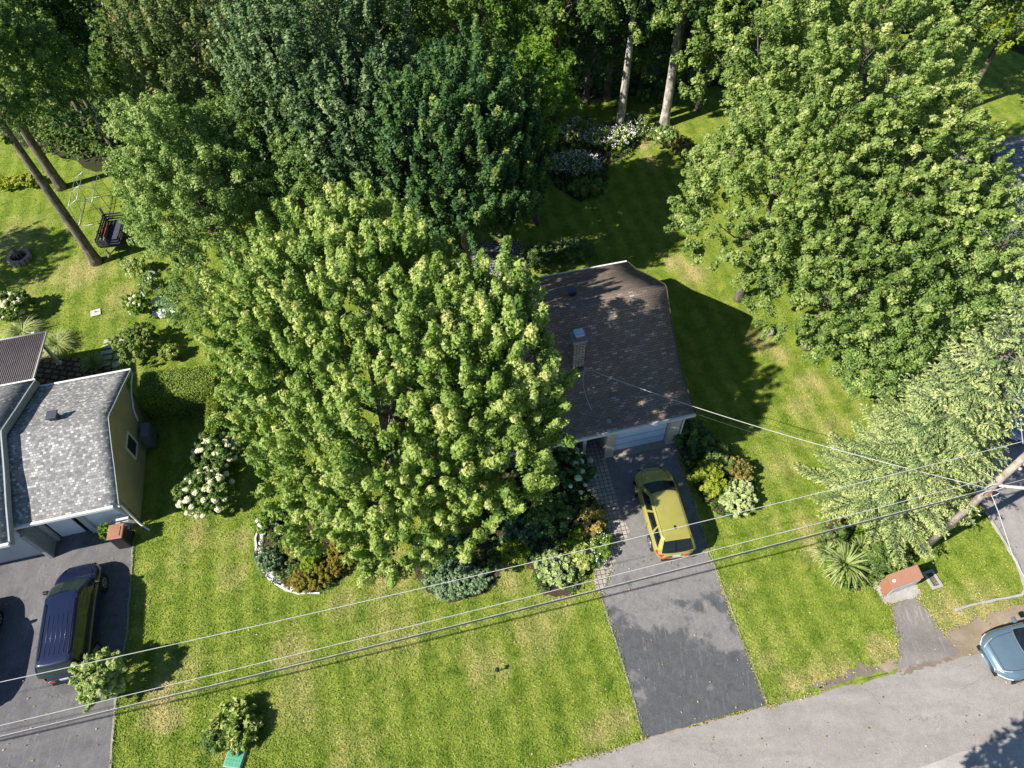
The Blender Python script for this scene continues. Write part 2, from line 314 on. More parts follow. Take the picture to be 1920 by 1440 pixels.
# ------------------------------------------------------------------ foliage
def leafmesh(name, P, Nn, size, tint, asp=.62, up=None):
    """P: leaf centres, Nn: leaf normals -> one mesh of small folded leaf faces with a per-leaf tint"""
    n = len(P); rv = NR.normal(size=(n, 3))
    if up is not None: rv = up+rv*.35
    Nn = Nn/np.linalg.norm(Nn, axis=1)[:, None]
    t = rv-(rv*Nn).sum(1)[:, None]*Nn; t /= np.linalg.norm(t, axis=1)[:, None]+1e-9
    b = np.cross(Nn, t); s = (size*NR.uniform(.65, 1.35, n))[:, None] if np.ndim(size) == 0 else size[:, None]
    dr = Nn*s*.14
    V = np.empty((n, 4, 3), np.float32)
    V[:, 0] = P-t*s*.5; V[:, 1] = P+b*s*asp*.5-dr+t*s*.08; V[:, 2] = P+t*s*.5-dr*.6; V[:, 3] = P-b*s*asp*.5-dr+t*s*.08
    me = bpy.data.meshes.new(name)
    me.vertices.add(4*n); me.loops.add(4*n); me.polygons.add(n)
    me.vertices.foreach_set('co', V.reshape(-1)); me.loops.foreach_set('vertex_index', np.arange(4*n, dtype=np.int32))
    me.polygons.foreach_set('loop_start', np.arange(0, 4*n, 4, dtype=np.int32))
    at = me.attributes.new('tint', 'FLOAT', 'FACE'); at.data.foreach_set('value', np.clip(tint, 0, 1).astype(np.float32))
    me.update(calc_edges=True); return me
QN = .5
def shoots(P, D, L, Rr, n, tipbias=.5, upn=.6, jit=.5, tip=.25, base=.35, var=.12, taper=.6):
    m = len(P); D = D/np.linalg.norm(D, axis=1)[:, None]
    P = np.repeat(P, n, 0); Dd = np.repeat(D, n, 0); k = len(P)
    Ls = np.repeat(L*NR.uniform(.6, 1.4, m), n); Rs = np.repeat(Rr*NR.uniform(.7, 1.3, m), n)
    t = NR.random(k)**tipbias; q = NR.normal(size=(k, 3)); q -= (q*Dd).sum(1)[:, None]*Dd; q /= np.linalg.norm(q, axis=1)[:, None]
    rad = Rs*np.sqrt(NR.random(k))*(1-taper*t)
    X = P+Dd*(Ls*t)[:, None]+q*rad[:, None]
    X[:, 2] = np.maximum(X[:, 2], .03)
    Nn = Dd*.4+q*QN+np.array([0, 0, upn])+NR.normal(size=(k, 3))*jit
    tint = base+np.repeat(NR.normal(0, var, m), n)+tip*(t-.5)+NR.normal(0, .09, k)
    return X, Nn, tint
def lobes_points(lobes, spacing, zmin=.4, inner=True, low=-.55):
    """points spread over the union of ellipsoids, with normals"""
    A, B, C = [], [], []
    for i, (c, r) in enumerate(lobes):
        c = np.array(c); r = np.array(r, float)
        area = 4*math.pi*((r[0]*r[1])**1.6+(r[0]*r[2])**1.6+(r[1]*r[2])**1.6)**(1/1.6)/3**(1/1.6)
        for fr, sp in ((1., 1.), (.68, 1.7)) if inner is True else inner:
            k = max(6, int(area*fr*fr/(spacing*sp)**2)); q = NR.normal(size=(k, 3)); q /= np.linalg.norm(q, axis=1)[:, None]
            q = q[q[:, 2] > low]; p = c+q*r*fr*NR.uniform(.86, 1.08, (len(q), 1))
            keep = np.ones(len(p), bool)
            for j, (c2, r2) in enumerate(lobes):
                if j != i: keep &= (((p-np.array(c2))/(np.array(r2)*.80*fr))**2).sum(1) > 1
            nn = q/r; nn /= np.linalg.norm(nn, axis=1)[:, None]
            keep &= p[:, 2] > zmin
            A.append(p[keep]); B.append(nn[keep]); C.append(np.full(keep.sum(), fr))
    return np.concatenate(A), np.concatenate(B), np.concatenate(C)
BARK = None
def bark(name, a, b, sc=9):
    m, nt, bs = mk(name, .95, .1); co_ = coords(nt)
    n = noise(nt, co_, sc, 6, .7, 1.2, (1, 1, .25)); n2 = noise(nt, co_, 2.2, 3, .5, .5)
    c = ramp(nt, n, [(.35, a), (.62, b)]); c = mix(nt, .5, c, ramp(nt, n2, [(.4, (.5,)*3), (.6, (1.4,)*3)]), 'MULTIPLY')
    nt.links.new(c, bs.inputs['Base Color']); bump(nt, bs, n, .8, .03); return m
BARK = bark('maple_bark', (.09, .07, .055), (.23, .20, .17)); BARKP = bark('pale_bark', (.16, .14, .12), (.58, .54, .48), 6)
def trunk(root, base, top, r0, lobes, mat, nl=9, seed=0, bend=.25, start=.45):
    rr = random.Random(seed); b = Vector((0, 0, -.05)); t = Vector((rr.uniform(-bend, bend), rr.uniform(-bend, bend), top)); mb = MB()
    def at(k): return b.lerp(t, k)+Vector((math.sin(k*4+seed)*.12, math.cos(k*5+seed)*.12, 0))*k
    mb.tube([at(k) for k in (0, .03, .08, .2, .4, .6, .8, 1)], [r0*x for x in (1.45, 1.18, 1.02, .95, .8, .6, .38, .08)], 10)
    ls = sorted(lobes, key=lambda l: rr.random())[:nl]
    for c, r in ls:
        c = Vector(c); k0 = min(.88, max(start, (c.z-.30*c.xy.length)/top*.85)); p0 = at(k0)
        e = c+Vector((rr.uniform(-.3, .3)*r[0], rr.uniform(-.3, .3)*r[1], r[2]*.35)); mid = p0.lerp(e, .5)-Vector((0, 0, .12*(e-p0).length))
        rb = r0*(1-k0*.75)*.5; mb.tube([p0, p0.lerp(mid, .5), mid, mid.lerp(e, .5), e], [rb, rb*.85, rb*.65, rb*.4, .012], 6)
        for q in range(4):
            s_ = p0.lerp(mid, .6) if q < 2 else mid.lerp(e, .3); d = Vector((rr.uniform(-1, 1), rr.uniform(-1, 1), rr.uniform(.1, 1))).normalized()
            mb.tube([s_, s_+d*r[0]*.35+Vector((0, 0, .1)), s_+d*r[0]*.75+Vector((0, 0, .35))], [rb*.35, rb*.22, .008], 5)
    return mb.build('trunk', mat, root)
def make_lobes(r, rz, zc, nl, seed, k=.42, spread=.66, low=-.35):
    rr = random.Random(seed); L = [((0, 0, zc), (r*.74, r*.74, rz*.76))]
    for i in range(nl):
        a = i*2.39996+rr.uniform(-.4, .4); z = low+(1-low)*((i+.5)/nl); z = max(-1, min(.96, z+rr.uniform(-.1, .1))); s = math.sqrt(max(0, 1-z*z))
        q = spread*rr.uniform(.88, 1.12); s_ = k*rr.uniform(.75, 1.25)
        L.append(((math.cos(a)*s*r*q, math.sin(a)*s*r*q, zc+z*rz*q), (r*s_, r*s_, rz*s_*1.0)))
    return L
def tree(name, label, base, zc, r, rz, mat, leaf=.17, spacing=.85, n=60, L=.9, Rr=.36, seed=1, nl=14, upb=.8, tip=.3, tbase=.4, var=.13, zmin=1.5, r0=.2,
         barkm=None, group=None, lobes=None, k=.42, out=.55, cat='tree', inner=True, upn=.6, jit=.5, low=-.35, tb=.55, taper=.55, start=.45):
    root = empty(name, (base[0], base[1], 0), 0, label, cat, group)
    lb = lobes or make_lobes(r, rz, zc, nl, seed, k, low=low)
    P, Nn, fr = lobes_points(lb, spacing, zmin, inner)
    D = Nn*out+np.array([0, 0, upb])+NR.normal(size=P.shape)*.18
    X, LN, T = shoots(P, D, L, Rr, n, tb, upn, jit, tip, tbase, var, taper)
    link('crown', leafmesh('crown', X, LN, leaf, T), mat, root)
    trunk(root, base, zc+rz*.75, r0, lb[1:], barkm or BARK, 10, seed, start=start)
    return root

LM = dict(
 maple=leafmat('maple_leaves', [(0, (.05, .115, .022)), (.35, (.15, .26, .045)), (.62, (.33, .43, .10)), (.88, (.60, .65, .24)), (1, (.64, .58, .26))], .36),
 blue=leafmat('silver_maple_leaves', [(0, (.035, .085, .032)), (.4, (.12, .20, .075)), (.75, (.31, .40, .19)), (1, (.50, .46, .22))], .25),
 fine=leafmat('small_leaves', [(0, (.06, .12, .028)), (.45, (.18, .29, .07)), (.8, (.38, .48, .15)), (1, (.54, .58, .25))], .3),
 red=leafmat('reddish_leaves', [(0, (.05, .09, .03)), (.45, (.14, .19, .065)), (.75, (.25, .32, .10)), (1, (.46, .29, .14))], .3),
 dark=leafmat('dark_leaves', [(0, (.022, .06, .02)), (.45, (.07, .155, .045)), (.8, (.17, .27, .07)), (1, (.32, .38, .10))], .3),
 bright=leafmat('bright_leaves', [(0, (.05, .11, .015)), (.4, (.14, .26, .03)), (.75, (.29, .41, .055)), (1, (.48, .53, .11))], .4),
 pale=leafmat('pale_leaves', [(0, (.07, .13, .03)), (.4, (.22, .32, .075)), (.75, (.47, .54, .18)), (1, (.72, .69, .36))], .34),
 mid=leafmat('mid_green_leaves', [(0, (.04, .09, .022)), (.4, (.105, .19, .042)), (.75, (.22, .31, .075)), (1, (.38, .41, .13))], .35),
 yellow=leafmat('yellow_green_leaves', [(0, (.08, .13, .012)), (.4, (.20, .29, .025)), (.75, (.36, .44, .045)), (1, (.50, .52, .08))], .42),
 spruce=leafmat('spruce_needles', [(0, (.04, .09, .035)), (.35, (.17, .26, .10)), (.65, (.40, .48, .19)), (1, (.68, .68, .28))], .14, .6),
 hosta=leafmat('hosta_leaves', [(0, (.08, .15, .02)), (.5, (.26, .36, .06)), (1, (.62, .62, .24))], .25, .4),
 vari=leafmat('variegated_leaves', [(0, (.12, .20, .04)), (.5, (.32, .42, .13)), (1, (.66, .70, .36))], .2, .45),
 copper=leafmat('copper_leaves', [(0, (.09, .13, .015)), (.5, (.26, .26, .03)), (.8, (.38, .27, .04)), (1, (.42, .15, .04))], .3),
 teal=leafmat('juniper_needles', [(0, (.05, .10, .045)), (.5, (.16, .26, .12)), (1, (.36, .46, .26))], .1, .6),
 orange=leafmat('orange_leaves', [(0, (.07, .12, .025)), (.5, (.20, .21, .05)), (1, (.50, .38, .11))], .3),
 hedge=leafmat('hedge_leaves', [(0, (.06, .12, .016)), (.5, (.17, .27, .035)), (1, (.34, .42, .08))], .25),
 blade=leafmat('grass_blades', [(0, (.09, .16, .03)), (.5, (.26, .35, .09)), (1, (.55, .58, .28))], .3),
)
# ---- the big maple in front of the house
_mb = Vector((-4.5, 15.3, 0)); _ml = [((-.2, .3, 6.8), (3.5, 3.3, 3.3))]
for x, y, z, r, rz in ((640, 580, 9.0, 2.5, 2.3), (575, 510, 8.6, 1.7, 2.0), (690, 475, 9.3, 1.6, 2.1), (505, 565, 7.2, 1.55, 2.0), (508, 670, 6.4, 1.6, 2.1), (515, 765, 5.2, 1.4, 1.8), (580, 872, 4.3, 1.7, 1.7), (640, 960, 3.6, 1.7, 1.5),
                       (755, 985, 3.4, 1.9, 1.5), (860, 960, 3.8, 1.7, 1.5), (600, 720, 7.6, 2.4, 2.4), (740, 790, 7.4, 2.5, 2.4), (800, 650, 9.0, 1.9, 2.2), (938, 590, 9.3, 1.1, 1.9), (955, 675, 9.0, 1.25, 1.9), (972, 770, 7.8, 1.35, 1.8),
                       (930, 875, 6.0, 1.6, 1.8), (895, 740, 8.6, 1.7, 2.0), (872, 575, 9.2, 1.0, 1.8), (750, 900, 5.3, 2.1, 1.9), (640, 830, 5.8, 2.0, 2.0), (860, 830, 7.0, 1.9, 2.0), (760, 540, 9.2, 1.3, 2.1), (540, 610, 7.8, 1.8, 2.1), (680, 900, 4.6, 1.8, 1.7), (955, 830, 5.5, 1.4, 1.7), (880, 660, 6.5, 1.6, 2.0)):
    p = G(x, y, z); _ml.append(((p.x-_mb.x, p.y-_mb.y, z), (r, r, rz)))
QN = .75
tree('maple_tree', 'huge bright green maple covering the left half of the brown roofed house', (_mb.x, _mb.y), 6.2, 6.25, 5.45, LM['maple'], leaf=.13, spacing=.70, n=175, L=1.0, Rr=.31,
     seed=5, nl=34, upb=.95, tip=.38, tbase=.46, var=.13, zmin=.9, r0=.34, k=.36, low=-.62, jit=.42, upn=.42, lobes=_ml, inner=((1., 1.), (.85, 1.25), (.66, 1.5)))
QN = .5
# ---- the other trees: (label, material, px, py, z of crown centre, r, rz, options)
def T(name, label, mat, px, py, zc, r, rz, group='trees of the wood behind the gardens', **kw):
    p = G(px, py, zc); return tree(name, label, (p.x, p.y), zc, r, rz, LM[mat], group=group, **kw)
T('maple_tree', 'tall bluish green maple with upright shoots, top middle left', 'blue', 622, 170, 7.8, 4.6, 5.8, seed=11, leaf=.16, spacing=.74, n=85, L=1.4, Rr=.28, upb=1.3, out=.35, nl=20, k=.36, tip=.25, group=None)
T('maple_tree', 'dark green maple in the shade between the big maple and the phlox bed', 'dark', 858, 325, 6.2, 4.5, 5.2, seed=12, leaf=.14, spacing=.72, n=120, k=.30, upb=1.1, out=.5, tip=.4, var=.18, inner=((1., 1.), (.8, 1.2), (.6, 1.4)), L=1.2, Rr=.28, nl=26, group=None, zmin=.6)  # its dark leaf colour carries the shade of the neighbouring crowns
T('maple_tree', 'bluish shaded maple right behind the top of the big bright maple', 'blue', 720, 310, 6.0, 3.5, 5.0, seed=13, leaf=.17, spacing=.72, n=85, L=1.1, Rr=.32, upb=1.2, nl=14, group=None, tbase=.3)
T('maple_tree', 'reddish tipped tree beside the tall bluish maple at upper left', 'red', 370, 120, 8.0, 3.8, 5.6, seed=14, leaf=.15, spacing=.72, n=70, L=1.2, Rr=.28, upb=1.2, out=.4, nl=16, tip=.45, tbase=.45, group=None)
T('locust_tree', 'light green fine leaved tree beside the parked trailer', 'fine', 385, 400, 5.2, 3.0, 4.9, tbase=.58, seed=15, leaf=.115, spacing=.50, n=105, L=.65, Rr=.36, upb=.45, nl=18, tip=.1, zmin=.5, group=None, k=.4)
T('locust_tree', 'fine leaved tree between the trailer and the big maple', 'fine', 490, 330, 5.0, 2.6, 4.6, seed=16, leaf=.115, spacing=.52, n=85, L=.65, Rr=.36, upb=.5, nl=14, tip=.1, zmin=.5, group=None, tbase=.38)
T('locust_tree', 'fine leaved tree just above the top left of the big bright maple', 'fine', 575, 385, 4.6, 2.4, 4.0, seed=32, leaf=.115, spacing=.55, n=80, L=.65, Rr=.36, upb=.5, nl=12, tip=.1, zmin=.4, group=None, tbase=.42)
T('shrub_tree', 'small scraggly olive shrub at the foot of the fine leaved tree', 'fine', 375, 575, 1.7, 1.5, 1.5, seed=17, leaf=.10, spacing=.45, n=50, L=.5, Rr=.3, upb=.5, nl=8, r0=.07, zmin=.2, group=None, tbase=.42)
T('maple_tree', 'bright green maple at the top edge left of the two pale trunks', 'bright', 900, 75, 5.4, 4.8, 4.8, seed=18, leaf=.19, spacing=.85, n=62, L=.8, Rr=.45, nl=20, upb=.6, out=.6)
T('maple_tree', 'bright green maple hanging over the shaded lawn by the phlox', 'bright', 1005, 195, 7.6, 1.7, 2.6, seed=19, leaf=.16, spacing=.75, n=80, L=.8, Rr=.42, nl=12, upb=.5, zmin=3)
b1, b2 = G(1160, 247), G(1245, 235)
tree('ash_tree', 'tall tree with pale mottled trunk standing in the white phlox', (b1.x, b1.y), 9.8, 3.5, 4.4, LM['pale'], seed=20, leaf=.15, n=75, nl=16, zmin=5.7, r0=.26, barkm=BARKP, start=.52)
tree('ash_tree', 'tall tree with pale trunk standing right of the phlox on bare ground', (b2.x, b2.y), 10.2, 3.5, 4.4, LM['mid'], seed=21, leaf=.15, n=75, nl=16, zmin=6.0, r0=.29, barkm=BARKP, start=.55)
T('maple_tree', 'dark mid green tree right of the two pale trunks', 'pale', 1425, 105, 7.0, 3.7, 5.2, seed=22, leaf=.18, n=62, nl=16, tbase=.38)
T('maple_tree', 'mid green tree at the top edge above the large pale maple', 'mid', 1480, -10, 8.0, 3.6, 5.0, seed=23, leaf=.18, n=50, nl=12)
# large pale trees on the right
T('maple_tree', 'large pale green maple filling the upper right', 'pale', 1585, 190, 8.6, 4.6, 6.2, seed=24, leaf=.135, spacing=.76, n=120, L=.9, Rr=.28, nl=26, k=.33, upb=.6, out=.8, tip=.35, group=None)
T('maple_tree', 'pale green maple reaching over the lawn behind the brown roof', 'pale', 1440, 400, 5.8, 3.9, 4.6, seed=25, leaf=.13, spacing=.68, n=120, L=.75, Rr=.28, nl=20, k=.36, upb=.5, out=.8, tip=.2, zmin=.7, group=None, tbase=.42)
T('maple_tree', 'pale green maple right of centre with layered boughs above the grey neighbour roof', 'pale', 1695, 375, 6.2, 3.35, 3.7, seed=26, leaf=.135, spacing=.72, n=110, L=.9, Rr=.27, nl=20, k=.35, upb=.35, out=1., tip=.35, zmin=1.2, group=None)
T('maple_tree', 'bushy green tree between the pale maples and the spruce', 'pale', 1570, 530, 4.6, 3.6, 4.2, seed=27, leaf=.125, spacing=.66, n=105, L=.7, Rr=.28, nl=18, upb=.5, out=.7, tip=.2, zmin=.5, group=None, tbase=.33)
T('lilac_bush', 'tall mid green bush at the lawn edge beside the spruce', 'fine', 1620, 665, 2.6, 2.2, 2.6, seed=28, leaf=.11, spacing=.5, n=64, L=.5, Rr=.34, nl=14, upb=.5, tip=.1, zmin=.2, r0=.08, group=None, tbase=.52)
T('lilac_bush', 'mid green bush touching the upper boughs of the spruce', 'fine', 1730, 570, 3.6, 2.4, 3.2, seed=29, leaf=.11, spacing=.55, n=64, L=.5, Rr=.34, nl=14, upb=.5, tip=.1, zmin=.3, r0=.1, group=None, tbase=.5)
T('willow_tree', 'pale grey green tree at the right edge above the spruce top', 'fine', 1850, 490, 4.6, 2.5, 3.0, seed=30, leaf=.13, spacing=.6, n=62, L=.8, Rr=.3, nl=14, upb=.3, out=.8, tip=.3, tbase=.66, zmin=1, group=None)
T('maple_tree', 'yellow green tree in the top right corner', 'yellow', 1905, 20, 6.5, 3.0, 3.8, seed=31, leaf=.18, spacing=.8, n=60, nl=14, tbase=.5)
# left trees
bl = G(182, 492); bm_ = G(116, 352)
tree('ash_tree', 'tall tree with long bare leaning trunk rooted on the lawn by the trailer', (bl.x, bl.y), 10.9, 3.6, 3.9, LM['mid'], seed=33, leaf=.17, spacing=.75, n=70, nl=16, zmin=7.0, r0=.26, start=.6, tbase=.4, L=.7)
tree('ash_tree', 'tree with a short visible dark trunk behind the leaning one', (bm_.x, bm_.y), 8.0, 3.5, 4.6, LM['dark'], seed=34, leaf=.17, spacing=.8, n=60, nl=14, zmin=3.6, r0=.28, tbase=.55, L=.7)
T('maple_tree', 'pale green topped tree at the upper left edge', 'pale', 55, 110, 6.0, 3.0, 4.0, seed=35, leaf=.17, n=60, nl=12, tbase=.42)
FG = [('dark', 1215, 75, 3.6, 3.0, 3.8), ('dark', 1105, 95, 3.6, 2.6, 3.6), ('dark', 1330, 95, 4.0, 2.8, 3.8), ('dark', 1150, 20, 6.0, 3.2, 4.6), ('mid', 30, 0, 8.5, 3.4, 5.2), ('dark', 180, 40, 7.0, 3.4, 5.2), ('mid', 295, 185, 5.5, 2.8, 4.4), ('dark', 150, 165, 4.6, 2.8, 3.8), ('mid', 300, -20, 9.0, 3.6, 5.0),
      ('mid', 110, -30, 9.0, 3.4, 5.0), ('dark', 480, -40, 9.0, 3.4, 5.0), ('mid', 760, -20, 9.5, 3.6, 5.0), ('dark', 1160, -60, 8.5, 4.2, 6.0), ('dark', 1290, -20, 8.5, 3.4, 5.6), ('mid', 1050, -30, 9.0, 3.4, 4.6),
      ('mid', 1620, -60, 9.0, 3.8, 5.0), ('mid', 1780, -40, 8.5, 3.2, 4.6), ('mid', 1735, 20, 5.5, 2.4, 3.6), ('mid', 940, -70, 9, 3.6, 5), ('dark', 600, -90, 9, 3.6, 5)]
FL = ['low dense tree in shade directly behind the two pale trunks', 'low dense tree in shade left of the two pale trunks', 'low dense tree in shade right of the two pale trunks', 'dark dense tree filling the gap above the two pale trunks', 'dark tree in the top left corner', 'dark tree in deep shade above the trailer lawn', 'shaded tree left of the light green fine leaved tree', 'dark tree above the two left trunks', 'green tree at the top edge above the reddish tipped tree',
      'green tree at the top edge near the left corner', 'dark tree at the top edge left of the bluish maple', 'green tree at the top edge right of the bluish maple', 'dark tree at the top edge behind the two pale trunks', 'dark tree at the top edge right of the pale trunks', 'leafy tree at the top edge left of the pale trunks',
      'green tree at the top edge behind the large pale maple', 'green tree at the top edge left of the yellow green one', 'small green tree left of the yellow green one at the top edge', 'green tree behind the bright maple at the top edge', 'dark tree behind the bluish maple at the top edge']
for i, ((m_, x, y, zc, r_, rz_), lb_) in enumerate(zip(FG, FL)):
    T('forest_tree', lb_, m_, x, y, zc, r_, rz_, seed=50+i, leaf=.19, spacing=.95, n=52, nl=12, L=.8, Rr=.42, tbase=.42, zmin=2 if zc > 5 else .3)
# tree across the street, outside the frame: its leaf shadow falls on the far sidewalk
def offtree(label, sh, h, r, rz, mat='mid', **kw):
    s_ = h/math.tan(R(SEL)); tree('maple_tree', label, (sh.x-math.cos(R(SAZ))*s_, sh.y-math.sin(R(SAZ))*s_), h, r, rz, LM[mat], group='trees outside the picture', seed=80, leaf=.2, spacing=.8, n=44, nl=12, **kw)
offtree('street maple across the road casting the leaf shadow at lower right', G(1945, 1520), 6.0, 2.2, 2.4, zmin=3)
offtree('yard tree whose shadow reaches the fire pit', G(-45, 500), 7.0, 2.6, 3.0, zmin=3)

# ---- blue spruce
def spruce(base, H, rb):
    root = empty('spruce_tree', (base.x, base.y, 0), 0, 'large pale blue green spruce behind the utility pole', 'tree')
    MB().tube([(0, 0, 0), (0, 0, H*.5), (.05, 0, H)], [.24, .15, .02], 10).build('trunk', BARK, root)
    P, Nn, S_, T_, U_ = [], [], [], [], []; tw = MB()
    nb = 0; z = .5
    while z < H-.3:
        k = 1-z/H; Lb = rb*(k**.92)*1.06
        for j in range(7 if k < .4 else 9):
            a = nb*2.39996+rnd.uniform(-.25, .25); nb += 1; L_ = Lb*rnd.uniform(.70, 1.18)+.25
            d = np.array([math.cos(a), math.sin(a), 0]); s_ = np.array([-d[1], d[0], 0]); z0 = z+rnd.uniform(-.2, .2); bt = rnd.gauss(0, .07)
            rise = rnd.uniform(.05, .25)+.35*(1-k)
            f = lambda t: d*L_*t+np.array([0, 0, z0+L_*(rise*t-.42*k*t*t+.24*t**4)])
            tw.tube([f(t) for t in (.0, .3, .6, .85, 1)], [.035, .026, .018, .011, .005], 4)
            m = int(L_/.13)
            for q in range(2, m+1):
                t = q/m; p = f(t); ln = (.16+.62*(1-t)**.8*min(1, t*2.6))*min(1.15, L_/1.8+.2)
                for sd in (-1, 1) if t < .98 else (0,):
                    dd = d*.9+s_*sd*rnd.uniform(.75, 1.05)+np.array([0, 0, rnd.uniform(-.32, .02)]); dd /= np.linalg.norm(dd)
                    e = max(2, int(ln/.07))
                    for u in range(e):
                        pp = p+dd*ln*(u+.5)/e
                        for w_ in range(4):
                            od = dd*.9+NR.normal(size=3)*.36; od /= np.linalg.norm(od)
                            P.append(pp+od*.04+NR.normal(size=3)*.012); U_.append(od); Nn.append(np.array([0, 0, 1.])+NR.normal(size=3)*.6); T_.append(.24+.36*(u/e)+.30*t+bt+rnd.gauss(0, .10))  # inner needles tinted darker to paint the shade between boughs; tips lighter
        z += .46+.05*k
    tw.build('branches', BARK, root)
    me = leafmesh('crown', np.array(P), np.array(Nn), .12, np.array(T_), .30, np.array(U_)*3)
    link('crown', me, LM['spruce'], root); return len(P)
sb = G(1645, 945)
spruce(sb, 14.2, 2.75)

# ------------------------------------------------------------------ bushes, beds, flowers
def flowerhead(name, r, seed=0, squash=.75):
    bm = bmesh.new(); bmesh.ops.create_icosphere(bm, subdivisions=3, radius=r); q = random.Random(seed)
    for v in bm.verts: v.co *= 1+q.uniform(-.16, .12); v.co.z *= squash
    me = bpy.data.meshes.new(name); bm.to_mesh(me); bm.free(); return me
CREAM = plain('hydrangea_cream', (.62, .62, .38), .8, .1, var=.15, scale=30); WHITEF = plain('white_petals', (.82, .80, .78), .8, .1, scale=30)
PALEG = plain('hydrangea_pale_green', (.48, .62, .38), .8, .1, var=.15, scale=30)
HEADS = {}
def heads(root, mat, n, r, h, size, seed, top=.2):
    key = (mat.name, size)
    if key not in HEADS:
        HEADS[key] = [flowerhead('flower_head', size*s, seed+i) for i, s in enumerate((.75, 1., 1.25))]
        for m_ in HEADS[key]: m_.materials.append(mat)
    q = random.Random(seed)
    for i in range(n):
        a = q.uniform(0, 2*math.pi); e = q.uniform(top, 1.35); rr = r*math.cos(e)*1.02
        o = bpy.data.objects.new('flower_head', HEADS[key][i % 3]); col.objects.link(o); o.parent = root
        o.location = (rr*math.cos(a), rr*math.sin(a), h*.45+h*.58*math.sin(e)); o.rotation_euler = (q.uniform(-.5, .5), q.uniform(-.5, .5), q.uniform(0, 6))
def bush(name, label, px, py, r, h, mat, leaf=.1, spacing=.26, n=26, L=.25, Rr=.16, seed=1, cat='bush', ry=None, rz=0, upb=.6, tip=.15, tbase=.45, nl=7, group=None, flowers=None, pz=0, upn=.6, jit=.5, asp=.62, var=.12, k=.42):
    p = G(px, py, pz) if not isinstance(px, Vector) else px
    root = empty(name, (p.x, p.y, 0), rz, label, cat, group); ry = ry or r
    lb = make_lobes(r, h*.55, h*.48, nl, seed, k, spread=.62, low=-.2)
    lb = [((c[0], c[1]*ry/r, c[2]), (q[0], q[1]*ry/r, q[2])) for c, q in lb]
    P, Nn, fr = lobes_points(lb, spacing, .04, True, -.4)
    D = Nn*.6+np.array([0, 0, upb])+NR.normal(size=P.shape)*.2
    X, LN, T_ = shoots(P, D, L, Rr, int(n*1.6), .6, upn, jit, tip, tbase+.06, var)
    link('foliage', leafmesh('foliage', X, LN, leaf, T_, asp), LM[mat], root)
    mb = MB()
    q = random.Random(seed)
    for i in range(5):
        a = q.uniform(0, 6.3); mb.tube([(0, 0, 0), (math.cos(a)*r*.25, math.sin(a)*r*.25, h*.4), (math.cos(a)*r*.5, math.sin(a)*r*.5, h*.75)], [.025, .018, .006], 5)
    mb.build('stem', BARK, root)
    if flowers:
        fm, fn, fs = flowers
        if fn <= 60: heads(root, fm, fn, r, h, fs, seed)
        else:
            k_ = fn; k_ = int(k_*.55); a = NR.uniform(0, 2*math.pi, k_); rr_ = np.sqrt(NR.random(k_)); X = np.stack([np.cos(a)*rr_*r, np.sin(a)*rr_*ry, h*(.75+.42*np.sqrt(1-rr_**2*.9))+NR.normal(0, .04, k_)], 1)
            X[:, 2] *= NR.uniform(.72, 1.05, k_); X = np.repeat(X, 3, 0)+NR.normal(size=(k_*3, 3))*fs*.55; me = leafmesh('blossoms', X, NR.normal(size=X.shape)*.4+[0, 0, 1], fs*.85, np.ones(len(X)), .9)
            tag(link('blossoms', me, fm, root), kind='stuff')
    return root
PINK = plain('pink_petals', (.70, .25, .35), .7, .1); LILAC = plain('lilac_petals', (.50, .46, .66), .7, .1); ROSE = plain('rose_petals', (.62, .09, .16), .7, .1)
bush('hydrangea_bush', 'cream flowered hydrangea at the edge of the side lawn, lower of the pair', 398, 938, 1.15, 1.4, 'mid', .12, flowers=(CREAM, 58, .125), seed=3, ry=1.0)
bush('hydrangea_bush', 'cream flowered hydrangea under the left boughs of the big maple', 415, 868, 1.0, 1.4, 'mid', .12, flowers=(CREAM, 48, .115), seed=4)
bush('hydrangea_bush', 'white hydrangea at the left edge behind the ribbed patio cover', 35, 592, .95, 1.3, 'mid', .12, flowers=(CREAM, 48, .11), seed=5)
bush('hydrangea_bush', 'small white hydrangea beside the white rocks', 268, 588, .62, 1.1, 'bright', .12, flowers=(CREAM, 22, .09), seed=6)
bush('hydrangea_bush', 'shaded hydrangea with pale green heads left of the paver walk', 1060, 900, 1.25, 1.2, 'dark', .14, flowers=(PALEG, 34, .12), seed=7, ry=.85)
bush('hydrangea_bush', 'white and red leaved hydrangea on the sunny back lawn', 1243, 275, .75, 1.2, 'fine', .12, flowers=(CREAM, 18, .10), seed=8)
bush('barberry_bush', 'reddish green bush touching the hydrangea on the back lawn', 1272, 290, .75, .9, 'orange', .1, seed=9)
bush('viburnum_bush', 'round glossy green shrub beside the garden path', 268, 662, 1.05, 1.35, 'mid', .13, seed=10, tbase=.62, tip=.2)
bush('hosta_plant', 'small light green plant between the round shrub and the clipped hedge', 325, 672, .4, .6, 'hosta', .16, seed=11, cat='plant')
bush('viburnum_bush', 'leafy light green shrub beside the minivan and driveway', 212, 1285, .85, 1.75, 'fine', .12, spacing=.22, n=32, seed=12, tbase=.66, tip=.4, upb=.4)
bush('barberry_bush', 'low copper green mound curving along the stone edged bed', 590, 1088, 1.15, .62, 'copper', .055, spacing=.17, n=34, L=.12, Rr=.1, seed=13, ry=.62, rz=.35, tbase=.5, nl=12, k=.3)
bush('barberry_bush', 'copper mound half hidden by the maple at the end of the bed', 640, 1045, .6, .7, 'copper', .055, spacing=.17, n=34, L=.12, Rr=.1, seed=14, tbase=.5)
bush('barberry_bush', 'dark green low shrub inside the stone edging', 508, 1055, .55, .6, 'teal', .06, spacing=.2, n=30, L=.16, Rr=.1, seed=15, tbase=.35)
